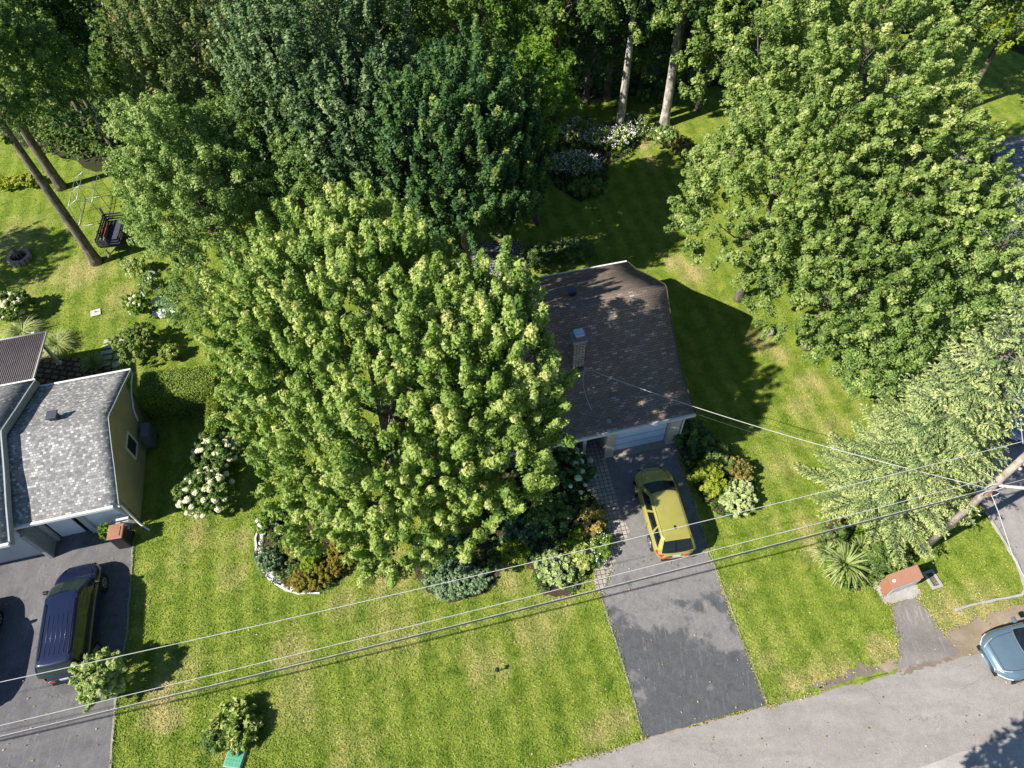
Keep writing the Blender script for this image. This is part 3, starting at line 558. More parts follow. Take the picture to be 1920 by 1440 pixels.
bush('coral_bells', 'small reddish plant in the middle of the stone edged bed', 560, 1030, .42, .4, 'orange', .1, seed=16, cat='plant', tbase=.7)
bush('fern_plant', 'bright green plant in the middle of the copper mounds', 588, 1062, .32, .75, 'yellow', .08, seed=17, cat='plant')
bush('peony_plant', 'white flowered plant at the top of the stone edging', 505, 985, .5, .7, 'bright', .11, seed=18, cat='plant', flowers=(WHITEF, 10, .1))
bush('juniper_bush', 'low teal juniper spreading onto the front lawn', 858, 1092, 1.5, .5, 'teal', .05, spacing=.15, n=40, L=.10, Rr=.10, seed=19, ry=.85, tbase=.6, nl=14, k=.3)
bush('juniper_bush', 'shaded juniper right under the maple boughs', 820, 1045, .9, .9, 'teal', .07, spacing=.22, n=30, L=.2, Rr=.12, seed=20, tbase=.35)
bush('variegated_hosta', 'pale variegated hostas beside the paver walk', 1045, 1075, .82, .6, 'vari', .17, spacing=.22, n=12, L=.16, Rr=.14, seed=21, ry=.72, cat='plant', flowers=(LILAC, 90, .045))
bush('variegated_hosta', 'variegated hostas at the corner of walk and front lawn', 1088, 1052, .55, .55, 'hosta', .16, spacing=.22, n=12, L=.16, Rr=.14, seed=22, cat='plant', tbase=.6)
bush('phlox_plant', 'white flowers spilling over the edge of the paver walk', 1122, 1030, .42, .5, 'bright', .09, seed=23, cat='plant', flowers=(WHITEF, 100, .06), ry=.8)
bush('peony_plant', 'orange leaved plant by the paver walk', 1105, 985, .55, .8, 'orange', .16, spacing=.24, n=14, seed=24, cat='plant', tbase=.72)
bush('peony_plant', 'yellow green foliage in front of the orange leaved plant', 1080, 1020, .45, .55, 'yellow', .12, seed=25, cat='plant')
bush('hosta_plant', 'large dark hostas in the shade of the maple', 1030, 970, 1.05, .75, 'dark', .2, spacing=.26, n=14, L=.2, Rr=.16, seed=26, cat='plant', tbase=.7, ry=.8)
bush('hosta_plant', 'dark blue green ground plants left of the large hostas', 975, 1005, .8, .45, 'teal', .1, seed=27, cat='plant', tbase=.3)
bush('spirea_bush', 'yellow green spirea at the shaded lawn corner', 965, 1040, .5, .55, 'yellow', .07, spacing=.2, seed=28)
bush('rhododendron_bush', 'dark shaded bushes against the garage corner', 1298, 832, .85, .85, 'dark', .13, seed=29, tbase=.6)
bush('rhododendron_bush', 'dark bush with a few orange leaves beside the shaded driveway', 1345, 868, .6, .7, 'mid', .12, seed=30, tbase=.5)
bush('spirea_bush', 'yellow green spirea beside the parked hatchback', 1328, 912, .62, .8, 'yellow', .09, spacing=.22, seed=31, tbase=.7, ry=.8)
bush('barberry_bush', 'brownish red bush behind the pale variegated mound', 1378, 890, .5, .8, 'orange', .09, seed=32, tbase=.55)
bush('variegated_hosta', 'cream and green mound on the lawn right of the driveway', 1376, 942, .82, .7, 'vari', .11, spacing=.2, n=22, L=.16, Rr=.12, seed=33, cat='plant', tbase=.62, upb=.9)
bush('viburnum_bush', 'leafy green planting behind the brown mailbox', 1655, 1048, .85, .6, 'mid', .11, seed=34, tbase=.55, ry=.55)
bush('phlox_plant', 'pink flowers left of the mailbox planting', 1556, 1008, .4, .8, 'mid', .1, seed=35, cat='plant', flowers=(PINK, 70, .06))
bush('phlox_plant', 'small lilac flowers between the lily clump and the mailbox', 1640, 1066, .4, .45, 'mid', .09, seed=36, cat='plant', flowers=(LILAC, 70, .06))
bush('rose_bush', 'low pink rose bush beside the yellow green hosta on the front lawn', 410, 1392, .42, .5, 'mid', .09, seed=37, flowers=(ROSE, 12, .05))
bush('phlox_plant', 'sunlit white phlox at the foot of the pale trunk', 1140, 275, 1.7, 1.0, 'bright', .13, spacing=.36, n=24, seed=38, cat='plant', flowers=(WHITEF, 520, .085), ry=1.0, tbase=.62, nl=14, k=.3)
bush('phlox_plant', 'white phlox behind the sunlit clump, towards the shaded lawn', 1080, 262, 1.2, 1.0, 'mid', .13, spacing=.36, n=24, seed=39, cat='plant', flowers=(WHITEF, 300, .085), tbase=.6, nl=10)
bush('phlox_plant', 'phlox right of the pale trunk', 1190, 250, 1.1, .9, 'mid', .13, spacing=.36, n=22, seed=40, cat='plant', flowers=(WHITEF, 160, .08), tbase=.55)
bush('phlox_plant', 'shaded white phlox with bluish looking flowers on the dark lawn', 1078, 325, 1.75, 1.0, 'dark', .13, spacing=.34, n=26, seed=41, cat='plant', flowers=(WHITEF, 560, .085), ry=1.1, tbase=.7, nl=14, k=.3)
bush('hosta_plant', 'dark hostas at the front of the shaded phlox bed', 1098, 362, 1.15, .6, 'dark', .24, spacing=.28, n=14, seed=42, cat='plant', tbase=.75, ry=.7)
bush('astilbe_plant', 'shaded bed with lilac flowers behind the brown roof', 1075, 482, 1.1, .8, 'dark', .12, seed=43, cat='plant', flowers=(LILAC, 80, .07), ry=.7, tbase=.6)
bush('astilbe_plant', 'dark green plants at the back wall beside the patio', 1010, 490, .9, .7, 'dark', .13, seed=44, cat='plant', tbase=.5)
bush('hosta_plant', 'yellow hosta bed at the far left edge', 20, 350, 1.2, .5, 'yellow', .18, spacing=.3, n=16, seed=45, cat='plant', ry=.5, tbase=.9)
bush('hosta_plant', 'yellow hostas between the two left trunks', 62, 347, .8, .5, 'yellow', .18, spacing=.3, n=16, seed=46, cat='plant', ry=.45, tbase=.9)
bush('viburnum_bush', 'green bush at the edge of the wood behind the swing frame', 150, 283, 2.0, 1.4, 'mid', .14, spacing=.4, n=26, seed=47, ry=1.0)
bush('viburnum_bush', 'bush in the wood edge left of the shaded lawn', 1000, 235, 1.2, 1.2, 'dark', .14, spacing=.36, seed=48)
bush('viburnum_bush', 'dark undergrowth behind the two pale trunks', 1215, 190, 2.6, 1.2, 'dark', .15, spacing=.45, seed=49, ry=1.0)
bush('viburnum_bush', 'lit hydrangea shrub beside the white rocks under the fine leaved tree', 262, 515, .6, .9, 'fine', .11, seed=50, tbase=.75)
bush('viburnum_bush', 'scrubby bush among the white rocks', 290, 545, .65, .9, 'fine', .10, seed=51, tbase=.5)
# undergrowth of the wood
m_ = 10000; X, Y = NR.uniform(-44, 44, m_), NR.uniform(37, 60, m_); kk = inside(X, Y, SHEETS[0][1]); X, Y = X[kk], Y[kk]; m_ = len(X)
P_, N_, T_ = shoots(np.stack([X, Y, NR.uniform(.05, .9, m_)], 1), np.tile([0, 0, 1.], (m_, 1))+NR.normal(size=(m_, 3))*.5, .8, .6, 26, .7, .7, .5, .15, .45, .2)
tag(link('undergrowth', leafmesh('undergrowth', P_, N_, .19, T_), LM['mid']), kind='stuff')
# short grass standing on the lawn, low plants covering the beds
_n = 800000; u = NR.random(_n); PXX = NR.uniform(-60, 1980, _n); PYY = 1500*(1-u**1.0)+0*u
_v = np.stack([PXX-960, 720-PYY, np.full(_n, -FPX)], 1) @ CR.T; _t = -CAMH/_v[:, 2]; GX, GY = _v[:, 0]*_t, _v[:, 1]*_t
keep = GY < 46
for nm, poly in SHEETS: keep &= ~inside(GX, GY, poly)
GX, GY = GX[keep], GY[keep]; k_ = len(GX)
gme = leafmesh('grass_tufts', np.stack([GX, GY, NR.uniform(.015, .05, k_)], 1), NR.normal(size=(k_, 3))*.55+np.array([0, 0, 1.]), .055, .5+NR.normal(0, .22, k_), .5)
at_ = gme.attributes.new('dry', 'FLOAT', 'FACE'); at_.data.foreach_set('value', dryness(GX, GY).astype(np.float32))
tag(link('grass_tufts', gme, TUFT), kind='stuff')
ex = []
for nm, poly in SHEETS:
    if nm in ('road', 'front_driveway', 'side_driveway', 'mailbox_path', 'paver_walk', 'concrete_pad', 'parking_area', 'patio', 'gravel_shoulder'):
        q = np.roll(poly, -1, 0); L_ = np.linalg.norm(q-poly, axis=1); c_ = (q+poly)/2; kk = (L_ < 3) & (np.abs(c_[:, 0]) < 30) & (c_[:, 1] > 0) & (c_[:, 1] < 40)
        for a, b, l_ in zip(poly[kk], q[kk], L_[kk]): m_ = int(l_*(90 if nm != 'gravel_shoulder' else 30)); t_ = NR.random((m_, 1)); ex.append(a+(b-a)*t_+NR.normal(size=(m_, 2))*(.03+.05*abs(math.sin(a[0]*3+a[1]*2))))
ex = np.concatenate(ex); ok_ = np.zeros(len(ex), bool)
for dx, dy in ((.22, .04), (-.22, -.04), (.04, .22), (-.04, -.22)):
    cov = np.zeros(len(ex), bool)
    for nm, poly in SHEETS: cov |= inside(ex[:, 0]+dx, ex[:, 1]+dy, poly)
    ok_ |= ~cov
ex = ex[ok_]
X, Y = ex[:, 0], ex[:, 1]; gm2 = leafmesh('edge_grass', np.stack([X, Y, NR.uniform(.02, .07, len(X))], 1), NR.normal(size=(len(X), 3))*.6+np.array([0, 0, .8]), .07, .5+NR.normal(0, .25, len(X)), .45)
at_ = gm2.attributes.new('dry', 'FLOAT', 'FACE'); at_.data.foreach_set('value', (.35+.3*NR.random(len(X))).astype(np.float32)); tag(link('edge_grass', gm2, TUFT), kind='stuff')
m_ = 2600; X, Y = NR.uniform(-22, 24, m_), NR.uniform(3, 30, m_); X[:900] = NR.normal(-3, 6, 900); Y[:900] = NR.normal(14, 5, 900)
tag(link('fallen_leaves', leafmesh('fallen_leaves', np.stack([X, Y, np.full(m_, .06)], 1), NR.normal(size=(m_, 3))*.25+[0, 0, 1.], .07, NR.random(m_)), leafmat('dry_leaf', [(0, (.20, .12, .05)), (.5, (.40, .32, .14)), (1, (.55, .50, .30))], .1)), kind='stuff')
for nm, poly in SHEETS:
    if nm != 'garden_bed': continue
    lo, hi = poly.min(0), poly.max(0); ar = (hi-lo).prod(); m_ = int(ar*24); X, Y = NR.uniform(lo[0], hi[0], m_), NR.uniform(lo[1], hi[1], m_); kk = inside(X, Y, poly); X, Y = X[kk], Y[kk]; m_ = len(X)
    P_, N_, T_ = shoots(np.stack([X, Y, NR.uniform(.02, .12, m_)], 1), np.tile([0, 0, 1.], (m_, 1))+NR.normal(size=(m_, 3))*.3, .3, .2, 16, .7, .7, .5, .1, .42, .2)
    tag(link('ground_cover', leafmesh('ground_cover', P_, N_, .10, T_), LM['mid'] if lo[0] < 12 else LM['bright']), kind='stuff')
# blade clumps: daylily, ornamental grass
def blades(name, label, px, py, n, L, mat, w_=.05, arch=1.2, seed=1, cat='plant', tb=.5, segs=4, pz=0):
    p = G(px, py); q = random.Random(seed); root = empty(name, (p.x, p.y, 0), 0, label, cat)
    mb = MB(); tv = []
    for i in range(n):
        a = q.uniform(0, 6.283); l = L*q.uniform(.6, 1.15); e = q.uniform(.5, 1.35); d = Vector((math.cos(a), math.sin(a), 0)); s_ = Vector((-d.y, d.x, 0))
        b0 = d*q.uniform(0, L*.16); pts = []; pos = b0.copy(); ang = e
        for k in range(segs+1):
            pts.append(pos.copy()); pos = pos+(d*math.cos(ang)+Vector((0, 0, math.sin(ang))))*(l/segs); ang -= arch*q.uniform(.7, 1.2)/segs*1.3
        vs = []
        for k, pt in enumerate(pts):
            ww = w_*(.5, 1., .95, .7, .08)[min(4, int(k*4/segs))]*.5; pt.z = max(pt.z, .02); vs += [pt-s_*ww, pt+s_*ww]
        mb.add(vs, [(2*k, 2*k+1, 2*k+3, 2*k+2) for k in range(segs)]); tv += [tb+q.gauss(0, .15)+.1*k for k in range(segs)]
    me = mb.mesh('foliage'); at = me.attributes.new('tint', 'FLOAT', 'FACE'); at.data.foreach_set('value', np.clip(tv, 0, 1).astype(np.float32))
    link('foliage', me, LM[mat], root); return root
blades('daylily_clump', 'large spiky lily clump left of the mailbox', 1582, 1062, 170, 1.15, 'blade', .055, 1.5, 3)
blades('daylily_clump', 'smaller lily clump under the spruce boughs', 1548, 1035, 110, .85, 'blade', .04, 1.4, 4)
blades('daylily_clump', 'upright lily leaves between the flowers behind the mailbox', 1612, 1035, 80, .75, 'blade', .04, 1.0, 5, tb=.4)
blades('ornamental_grass', 'pale ornamental grass behind the patio cover, leftmost', 45, 628, 700, 1.25, 'blade', .022, 1.6, 6, tb=.75)
blades('ornamental_grass', 'ornamental grass mound right of the patio cover corner', 112, 650, 600, 1.1, 'blade', .022, 1.6, 7, tb=.6)
blades('ornamental_grass', 'shaded spiky grass beside the stepping stones', 178, 685, 260, .8, 'blade', .03, 1.0, 8, tb=.35)
bush('hosta_plant', 'round yellow green hosta on the front lawn', 446, 1362, .82, .62, 'hosta', .25, spacing=.2, n=9, L=.22, Rr=.12, seed=61, cat='plant', tbase=.45, asp=.42, upb=.3, tip=.3, var=.2, nl=9)
blades('iris_clump', 'shaded iris leaves behind the brown roof', 1052, 470, 200, .8, 'dark', .04, .9, 10, tb=.8)
# clipped hedges
def hedge(name, label, a, b, wd, h, mat, leaf=.07, dens=900, tb=.55):
    a = Vector(a[:2]+(0,)) if isinstance(a, tuple) else a; d = b-a; L = d.length; rz = math.atan2(d.y, d.x); c = (a+b)/2
    root = empty(name, (c.x, c.y, 0), rz, label, 'hedge')
    n = int(dens*(L*wd+2*(L+wd)*h)); face = NR.choice(3, n, p=np.array([L*wd, 2*L*h, 2*wd*h])/(L*wd+2*(L+wd)*h))
    u = NR.uniform(-.5, .5, (n, 3))*[L, wd, h]; Nn = np.zeros((n, 3))
    sg = NR.choice([-1, 1], n)
    u[face == 0, 2] = h/2; Nn[face == 0, 2] = 1
    m1 = face == 1; u[m1, 1] = sg[m1]*wd/2; Nn[m1, 1] = sg[m1]
    m2 = face == 2; u[m2, 0] = sg[m2]*L/2; Nn[m2, 0] = sg[m2]
    e = np.abs(u/np.array([L, wd, h])*2); rnd_ = (np.sort(e, 1)[:, 1])**8*.09          # rounded edges
    u -= np.sign(u)*rnd_[:, None]*(e > .8)
    u += Nn*(np.sin(u[:, :1]*3.1+u[:, 1:2]*2)*.03+NR.normal(0, .035, (n, 1)))-Nn*NR.exponential(.03, (n, 1))
    u[:, 2] += h/2
    t = tb+NR.normal(0, .13, n)+.1*np.sin(u[:, 0]*5)*np.sin(u[:, 1]*6+u[:, 2]*4)
    link('foliage', leafmesh('foliage', u, Nn+NR.normal(size=(n, 3))*.5, leaf, t), LM[mat], root)
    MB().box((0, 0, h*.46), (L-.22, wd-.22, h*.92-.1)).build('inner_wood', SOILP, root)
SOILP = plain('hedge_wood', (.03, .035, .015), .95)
hedge('clipped_hedge', 'long clipped green hedge behind the grey roofed house', G(258, 722, 1.9), G(405, 706, 1.9), 1.7, 1.95, 'hedge', tb=.72)
hedge('clipped_hedge', 'narrow yellow green hedge at the left edge of the big maple', G(414, 850), G(420, 770), .6, 1.5, 'yellow', .06)

# ------------------------------------------------------------------ houses
def frame(O, ang):
    e1 = Vector((math.cos(ang), math.sin(ang), 0)); e2 = Vector((-e1.y, e1.x, 0))
    return O, e1, e2
WHITE = plain('white_trim', (.80, .80, .79), .5, .4, var=.04); 
def zprof(prof, v):
    return float(np.interp(v, [p[0] for p in prof], [p[1] for p in prof]))
def smooth_prof(prof, k=3):
    vs = np.linspace(prof[0][0], prof[-1][0], 41); return [(float(v), zprof(prof, v)) for v in vs]
def roof_mesh(name, prof, u0, u1, th, mat, parent, uoff=0, warp=0):
    """curved roof slab between u0 and u1, UV in metres"""
    n = len(prof); bm = bmesh.new(); uvl = bm.loops.layers.uv.new('UVMap'); s = [0]
    for i in range(1, n): s.append(s[-1]+math.hypot(prof[i][0]-prof[i-1][0], prof[i][1]-prof[i-1][1]))
    us = np.linspace(u0, u1, 9)
    top = [[bm.verts.new((u, v, z)) for (v, z) in prof] for u in us]; bot = [[bm.verts.new((u, v, z-th)) for (v, z) in prof] for u in us]
    def face(vs, uv):
        f = bm.faces.new(vs)
        for l, q in zip(f.loops, uv): l[uvl].uv = q
        return f
    for a in range(len(us)-1):
        for i in range(n-1):
            uv = [(us[a], s[i]), (us[a+1], s[i]), (us[a+1], s[i+1]), (us[a], s[i+1])]
            face([top[a][i], top[a+1][i], top[a+1][i+1], top[a][i+1]], uv).smooth = True
            face([bot[a][i+1], bot[a+1][i+1], bot[a+1][i], bot[a][i]], uv[::-1])
        for k in (0, n-1):
            q = [top[a][k], top[a+1][k], bot[a+1][k], bot[a][k]]; face(q if k else q[::-1], [(0, 0)]*4)
    for a in (0, len(us)-1):
        for i in range(n-1):
            q = [top[a][i], top[a][i+1], bot[a][i+1], bot[a][i]]; face(q if a else q[::-1], [(0, 0)]*4)
    bmesh.ops.recalc_face_normals(bm, faces=bm.faces[:])
    me = bpy.data.meshes.new(name); bm.to_mesh(me); bm.free(); return link(name, me, mat, parent)
def gable_mesh(name, prof, u, th, v0, v1, mat, parent, gap=.13):
    """vertical gable wall slab following the roof underside"""
    vs = [v for v, z in prof if v0 < v < v1]; P = [(v0, 0)]+[(v, zprof(prof, v)-gap) for v in [v0]+vs+[v1]]+[(v1, 0)]
    n = len(P); mb = MB(); mb.add([(u, v, z) for v, z in P]+[(u-th, v, z) for v, z in P], [tuple(range(n)), tuple(reversed(range(n, 2*n)))]+[(i, n+i, n+(i+1) % n, (i+1) % n) for i in range(n)])
    return mb.build(name, mat, parent)
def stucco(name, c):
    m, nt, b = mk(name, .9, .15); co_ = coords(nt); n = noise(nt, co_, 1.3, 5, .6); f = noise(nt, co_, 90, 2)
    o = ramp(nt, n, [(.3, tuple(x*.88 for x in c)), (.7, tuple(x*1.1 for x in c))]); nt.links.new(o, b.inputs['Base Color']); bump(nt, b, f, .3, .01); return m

# ---- house A: brown curved roof
HA = empty('brown_roof_house', (7.80, 16.69, 0), R(11.3), 'brick and cream house with a dark brown curved roof, half under the big maple', 'house')
profA = smooth_prof([(-.02, 2.5), (.75, 2.64), (1.55, 2.90), (2.4, 3.38), (3.4, 4.10), (3.9, 4.52), (4.85, 5.42), (5.9, 4.78), (7.0, 4.05), (8.0, 3.35), (9.15, 2.80)])
ROOFA = brickmat('brown_shingles', [(0, (.20, .155, .125)), (.6, (.255, .20, .165)), (.9, (.31, .245, .205)), (1, (.46, .38, .32))], .24, .105, (.13, .105, .09), .010, .5, 'UV', grime=.2)
rA = roof_mesh('roof', profA, -13.2, 0, .11, ROOFA, HA)
CREAMW = stucco('cream_wall', (.56, .50, .41)); BRICK = brickmat('house_brick', [(0, (.30, .16, .12)), (1, (.42, .26, .2))], .22, .07, (.4, .37, .33), .012, .5, 'Object')
FASC = plain('painted_fascia', (.62, .63, .66), .5, .4, var=.05)
MB().box((-6.62, -.075, 2.42), (13.24, .10, .16), bev=.01).build('gutter', FASC, HA)
MB().box((-6.62, 9.21, 2.70), (13.24, .10, .16), bev=.01).build('gutter', WHITE, HA)
def rake(parent, prof, u, mat, hgt=.16, th=.05, up=.012):
    mb = MB(); n = len(prof); mb.add([(u+s*th, v, z+(up if t else -hgt)) for v, z in prof for s in (0, 1) for t in (0, 1)], [f for i in range(n-1) for f in ((4*i, 4*i+1, 4*i+5, 4*i+4), (4*i+3, 4*i+2, 4*i+6, 4*i+7), (4*i+1, 4*i+3, 4*i+7, 4*i+5), (4*i+2, 4*i, 4*i+4, 4*i+6))]+[(0, 2, 3, 1), (4*n-4, 4*n-3, 4*n-1, 4*n-2)])
    return mb.build('rake_board', mat, parent)
rake(HA, profA, .002, plain('dark_brown_trim', (.10, .075, .065), .6))
gable_mesh('wall', profA, -.42, .2, .30, 8.6, CREAMW, HA)
w_ = MB(); 
w_.box((-3.63, .23, 1.22), (.42, .24, 2.44)); w_.box((-.68, .23, 1.22), (.50, .24, 2.44)); w_.box((-2.175, .23, 2.30), (2.49, .236, .28))
w_.build('front_wall', CREAMW, HA)
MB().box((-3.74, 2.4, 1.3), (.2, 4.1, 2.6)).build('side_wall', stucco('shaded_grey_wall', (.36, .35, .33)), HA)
MB().box((-8.3, 3.1, 1.4), (8.9, .2, 2.8)).build('front_wall', BRICK, HA)
MB().box((-6.6, 8.7, 1.35), (12.2, .2, 2.7)).build('back_wall', BRICK, HA)
gable_mesh('wall', profA, -12.6, .2, 3.2, 8.6, BRICK, HA)
DOORW = plain('white_door_sky_tint', (.62, .76, .92), .45, .4, var=.03)  # white door; blue of the reflected sky is mixed into its base colour
gd = MB(); 
for k in range(4): gd.box((-2.175, .385, .27+k*.525), (2.47, .05, .50), bev=.012)
gdo = gd.build('garage_door', DOORW, HA)
hm = MB()
for k in range(3): hm.box((-2.175, .356, .53+k*.525), (2.44, .008, .02))
hm.build('panel_seam', plain('seam_grey', (.35, .37, .4), .6), gdo)
MB().box((-2.175, .22, .03), (2.49, .42, .06)).build('threshold', plain('threshold_concrete', (.30, .27, .23), .9), HA)
MB().box((-4.71, .50, 1.24), (.15, .15, 2.44), bev=.01).build('porch_post', plain('porch_post_paint', (.55, .54, .52), .6), HA)
MB().box((-6.6, 1.85, .09), (4.6, 2.3, .18), bev=.02).build('porch_slab', plain('porch_concrete', (.22, .21, .21), .9, var=.25), HA)
MB().box((-7.1, 3.18, 1.4), (.02, .02, .02)) 
dr = MB().box((-5.1, 2.97, 1.22), (.95, .06, 2.05), bev=.01).build('front_door', plain('door_brown', (.16, .07, .05), .5), HA)
MB().tube([(-4.75, 2.92, 1.15), (-4.75, 2.86, 1.15)], .03, 8).build('handle', plain('brass', (.6, .45, .2), .3, metal=.9), dr)
dsp = MB().tube([(-.2, -.05, 2.38), (-.2, .05, 2.2), (-.34, .12, 2.05), (-.34, .12, .12), (-.3, -.12, .06)], .04, 8).build('downspout', WHITE, HA)
def on_roof(px, py, H, prof, lo=2.2, hi=6.5):
    """where the sight line meets the roof, in house coordinates"""
    e1 = Vector((math.cos(H.rotation_euler.z), math.sin(H.rotation_euler.z), 0)); e2 = Vector((-e1.y, e1.x, 0)); best = None
    for z in np.arange(hi, lo, -.01):
        p = G(px, py, z)-Vector(H.location); v = p.dot(e2)
        if prof[0][0] <= v <= prof[-1][0] and zprof(prof, v) >= z: return Vector((p.dot(e1), v, z))
# chimney
c = on_roof(1084, 690, HA, profA); CB = brickmat('pale_chimney_brick', [(0, (.40, .37, .34)), (.5, (.55, .52, .48)), (1, (.68, .65, .60))], .26, .085, (.06, .05, .05), .02, .5, 'UV')
def ubox(name, cx, cy, z0, z1, wx, wy, mat, parent):
    bm = bmesh.new(); uvl = bm.loops.layers.uv.new('UVMap')
    P = [(cx-wx/2, cy-wy/2), (cx+wx/2, cy-wy/2), (cx+wx/2, cy+wy/2), (cx-wx/2, cy+wy/2)]
    lo_ = [bm.verts.new((*p, z0)) for p in P]; hi_ = [bm.verts.new((*p, z1)) for p in P]; acc = 0
    for i in range(4):
        j = (i+1) % 4; L = math.dist(P[i], P[j]); f = bm.faces.new([lo_[i], lo_[j], hi_[j], hi_[i]])
        for l, q in zip(f.loops, ((acc, z0), (acc+L, z0), (acc+L, z1), (acc, z1))): l[uvl].uv = q
        acc += L
    bm.faces.new(hi_); me = bpy.data.meshes.new(name); bm.to_mesh(me); bm.free(); return link(name, me, mat, parent)
cz = c.z; cy_ = c.y+.25
ch = ubox('chimney', c.x, cy_, cz-.2, cz+1.72, .50, .46, CB, HA)
MB().box((c.x, cy_, cz+1.77), (.64, .60, .12), bev=.015).build('chimney_slab', plain('mortar_slab', (.30, .30, .28), .9), ch)
fl = MB().box((c.x, cy_, cz+1.93), (.30, .30, .20)).build('flue', plain('flue_clay', (.25, .2, .17), .8), ch)
METAL = plain('galvanised_metal', (.62, .70, .78), .35, .5, metal=.6, var=.06)
MB().box((c.x, cy_, cz+2.07), (.40, .40, .05), bev=.01).box((c.x, cy_, cz+2.10), (.22, .22, .03), bev=.005).build('chimney_cap', METAL, ch)
MB().box((c.x, cy_-.06, cz+.0), (.56, .62, .10), bev=.01).build('flashing', plain('dark_flashing', (.10, .11, .14), .5), ch)
v_ = on_roof(1072, 553, HA, profA)
def roofvent(parent, v, mat, s=.36):
    mb = MB().box((v.x, v.y, v.z+.12), (s*.75, s*.75, .30)).box((v.x, v.y, v.z+.30), (s, s, .09), bev=.02)
    return mb.build('roof_vent', mat, parent)
DARKM = plain('dark_vent_metal', (.075, .085, .11), .45, .4); roofvent(HA, v_, DARKM)
mp_ = on_roof(1094, 706, HA, profA); MZ = mp_.z+.62
WIREM = plain('cable_pale', (.50, .50, .49), .5, .4, var=.1, scale=20); WIRED = plain('cable_dark', (.055, .055, .06), .5, .3)
MB().tube([mp_-Vector((0, 0, .1)), (mp_.x, mp_.y, MZ+.1)], .035, 8).box((mp_.x+.02, mp_.y-.06, MZ), (.16, .12, .16), bev=.02).build('service_mast', plain('mast_grey', (.32, .34, .38), .4, metal=.5), HA)
q0 = [on_roof(x, y, HA, profA)+Vector((0, 0, .025)) for x, y in ((1092, 712), (1096, 735), (1102, 752), (1109, 769))]
MB().tube([(mp_.x, mp_.y, MZ-.1)]+q0, .014, 6).build('roof_cable', WIREM, HA)

# ---- house B: grey mosaic roof
HB = empty('grey_roof_house', (-16.06, 13.50, 0), R(11.3), 'house with light grey mosaic shingles and an olive gable wall at the left edge', 'house')
profB = smooth_prof([(-.03, 2.42), (1.25, 3.02), (2.1, 3.45), (3.27, 3.98), (4.3, 3.58), (5.35, 3.2), (6.85, 2.60)])
profC = smooth_prof([(-.80, 2.62), (.43, 3.2), (1.82, 3.77), (3.25, 4.42), (4.7, 3.86), (6.3, 3.28), (6.95, 3.02)])
ROOFB = brickmat('grey_mosaic_shingles', [(0, (.19, .187, .187)), (.35, (.27, .265, .262)), (.7, (.355, .35, .34)), (.86, (.45, .44, .43)), (1, (.64, .63, .60))], .125, .105, (.20, .20, .20), .007, .37, 'UV', grime=.15)
roof_mesh('roof', profB, -4.4, 0, .10, ROOFB, HB); roof_mesh('main_roof', profC, -16, -3.95, .30, ROOFB, HB)
OLIVE = stucco('olive_stucco', (.42, .365, .24)); GREYT = plain('grey_trim', (.30, .33, .35), .5, .3)
rake(HB, profC, -3.948, GREYT, .34, .06); rake(HB, profB, .002, GREYT, .13, .03)
gable_mesh('gable_wall', profB, -.20, .2, .30, 6.2, OLIVE, HB, .11)
MB().box((-2.2, -.08, 2.36), (4.0, .11, .15), bev=.01).build('gutter', WHITE, HB)
MB().box((-10.0, -.87, 2.52), (12.1, .11, .16), bev=.01).build('gutter', WHITE, HB)
MB().box((-2.2, 6.90, 2.54), (4.4, .10, .13), bev=.01).build('gutter', WHITE, HB)
MB().box((-9.96, 7.0, 2.93), (12.0, .10, .15), bev=.01).build('gutter', WHITE, HB)
FW = stucco('front_grey_wall', (.50, .52, .54))
w2 = MB().box((-.36, .42, 1.12), (.32, .20, 2.24)).box((-2.0, .42, 2.15), (3.6, .196, .3)).box((-2.02, .42, 1.12), (.22, .20, 2.24)).box((-3.72, .42, 1.12), (.35, .2, 2.24)).box((-1.2, .42, .2), (1.5, .19, .4))
w2.build('front_wall', FW, HB)
MB().box((-10, 6.2, 1.4), (12, .2, 2.8)).box((-2.1, 6.1, 1.2), (3.8, .2, 2.4)).build('back_wall', OLIVE, HB)
MB().box((-10, -.05, 1.2), (12, .2, 2.4)).build('main_wall', FW, HB)
GDB = plain('pale_blue_door', (.84, .92, .99), .5, .4, var=.03)
MB().box((-1.2, .47, 1.20), (1.46, .05, 1.66), bev=.01).build('garage_door', GDB, HB)
ed = MB().box((-2.95, .50, 1.05), (.98, .05, 2.05), bev=.01).build('entry_door', GDB, HB)
MB().box((-2.95, .465, 1.62), (.62, .02, .30)).build('door_glass', plain('black_glass', (.01, .012, .016), .1, .6), ed)
MB().box((-3.75, .05, 1.1), (.16, 1.0, 2.2), bev=.01).build('partition_wall', plain('siding_grey', (.33, .35, .36), .7), HB)
lv = MB()
for k in range(9): lv.box((-3.66+.0, -.40+k*.11, 1.1), (.04, .05, 2.15))
lv.build('siding_batten', GREYT, HB)
MB().box((-.55, .25, .9), (.5, .22, .06)).build('window_ledge', WHITE, HB)
MB().tube([(-.04, -.06, 2.3), (-.12, .10, 2.05), (-.15, .22, 1.9), (-.15, .22, .16), (.05, .02, .08), (.22, -.12, .06)], .045, 8).build('downspout', WHITE, HB)
MB().tube([(.03, 6.8, 2.45), (-.08, 6.4, 2.25), (-.14, 5.9, 2.0), (-.14, 5.3, 1.7), (-.13, 4.95, 1.2)], .04, 8).build('back_downspout', WHITE, HB)
wf = MB()
for s_ in (-1, 1): wf.box((-.185, 3.47+s_*.42, 1.45), (.07, .07, 1.0)); wf.box((-.185, 3.47, 1.45+s_*.47), (.07, .77, .07))
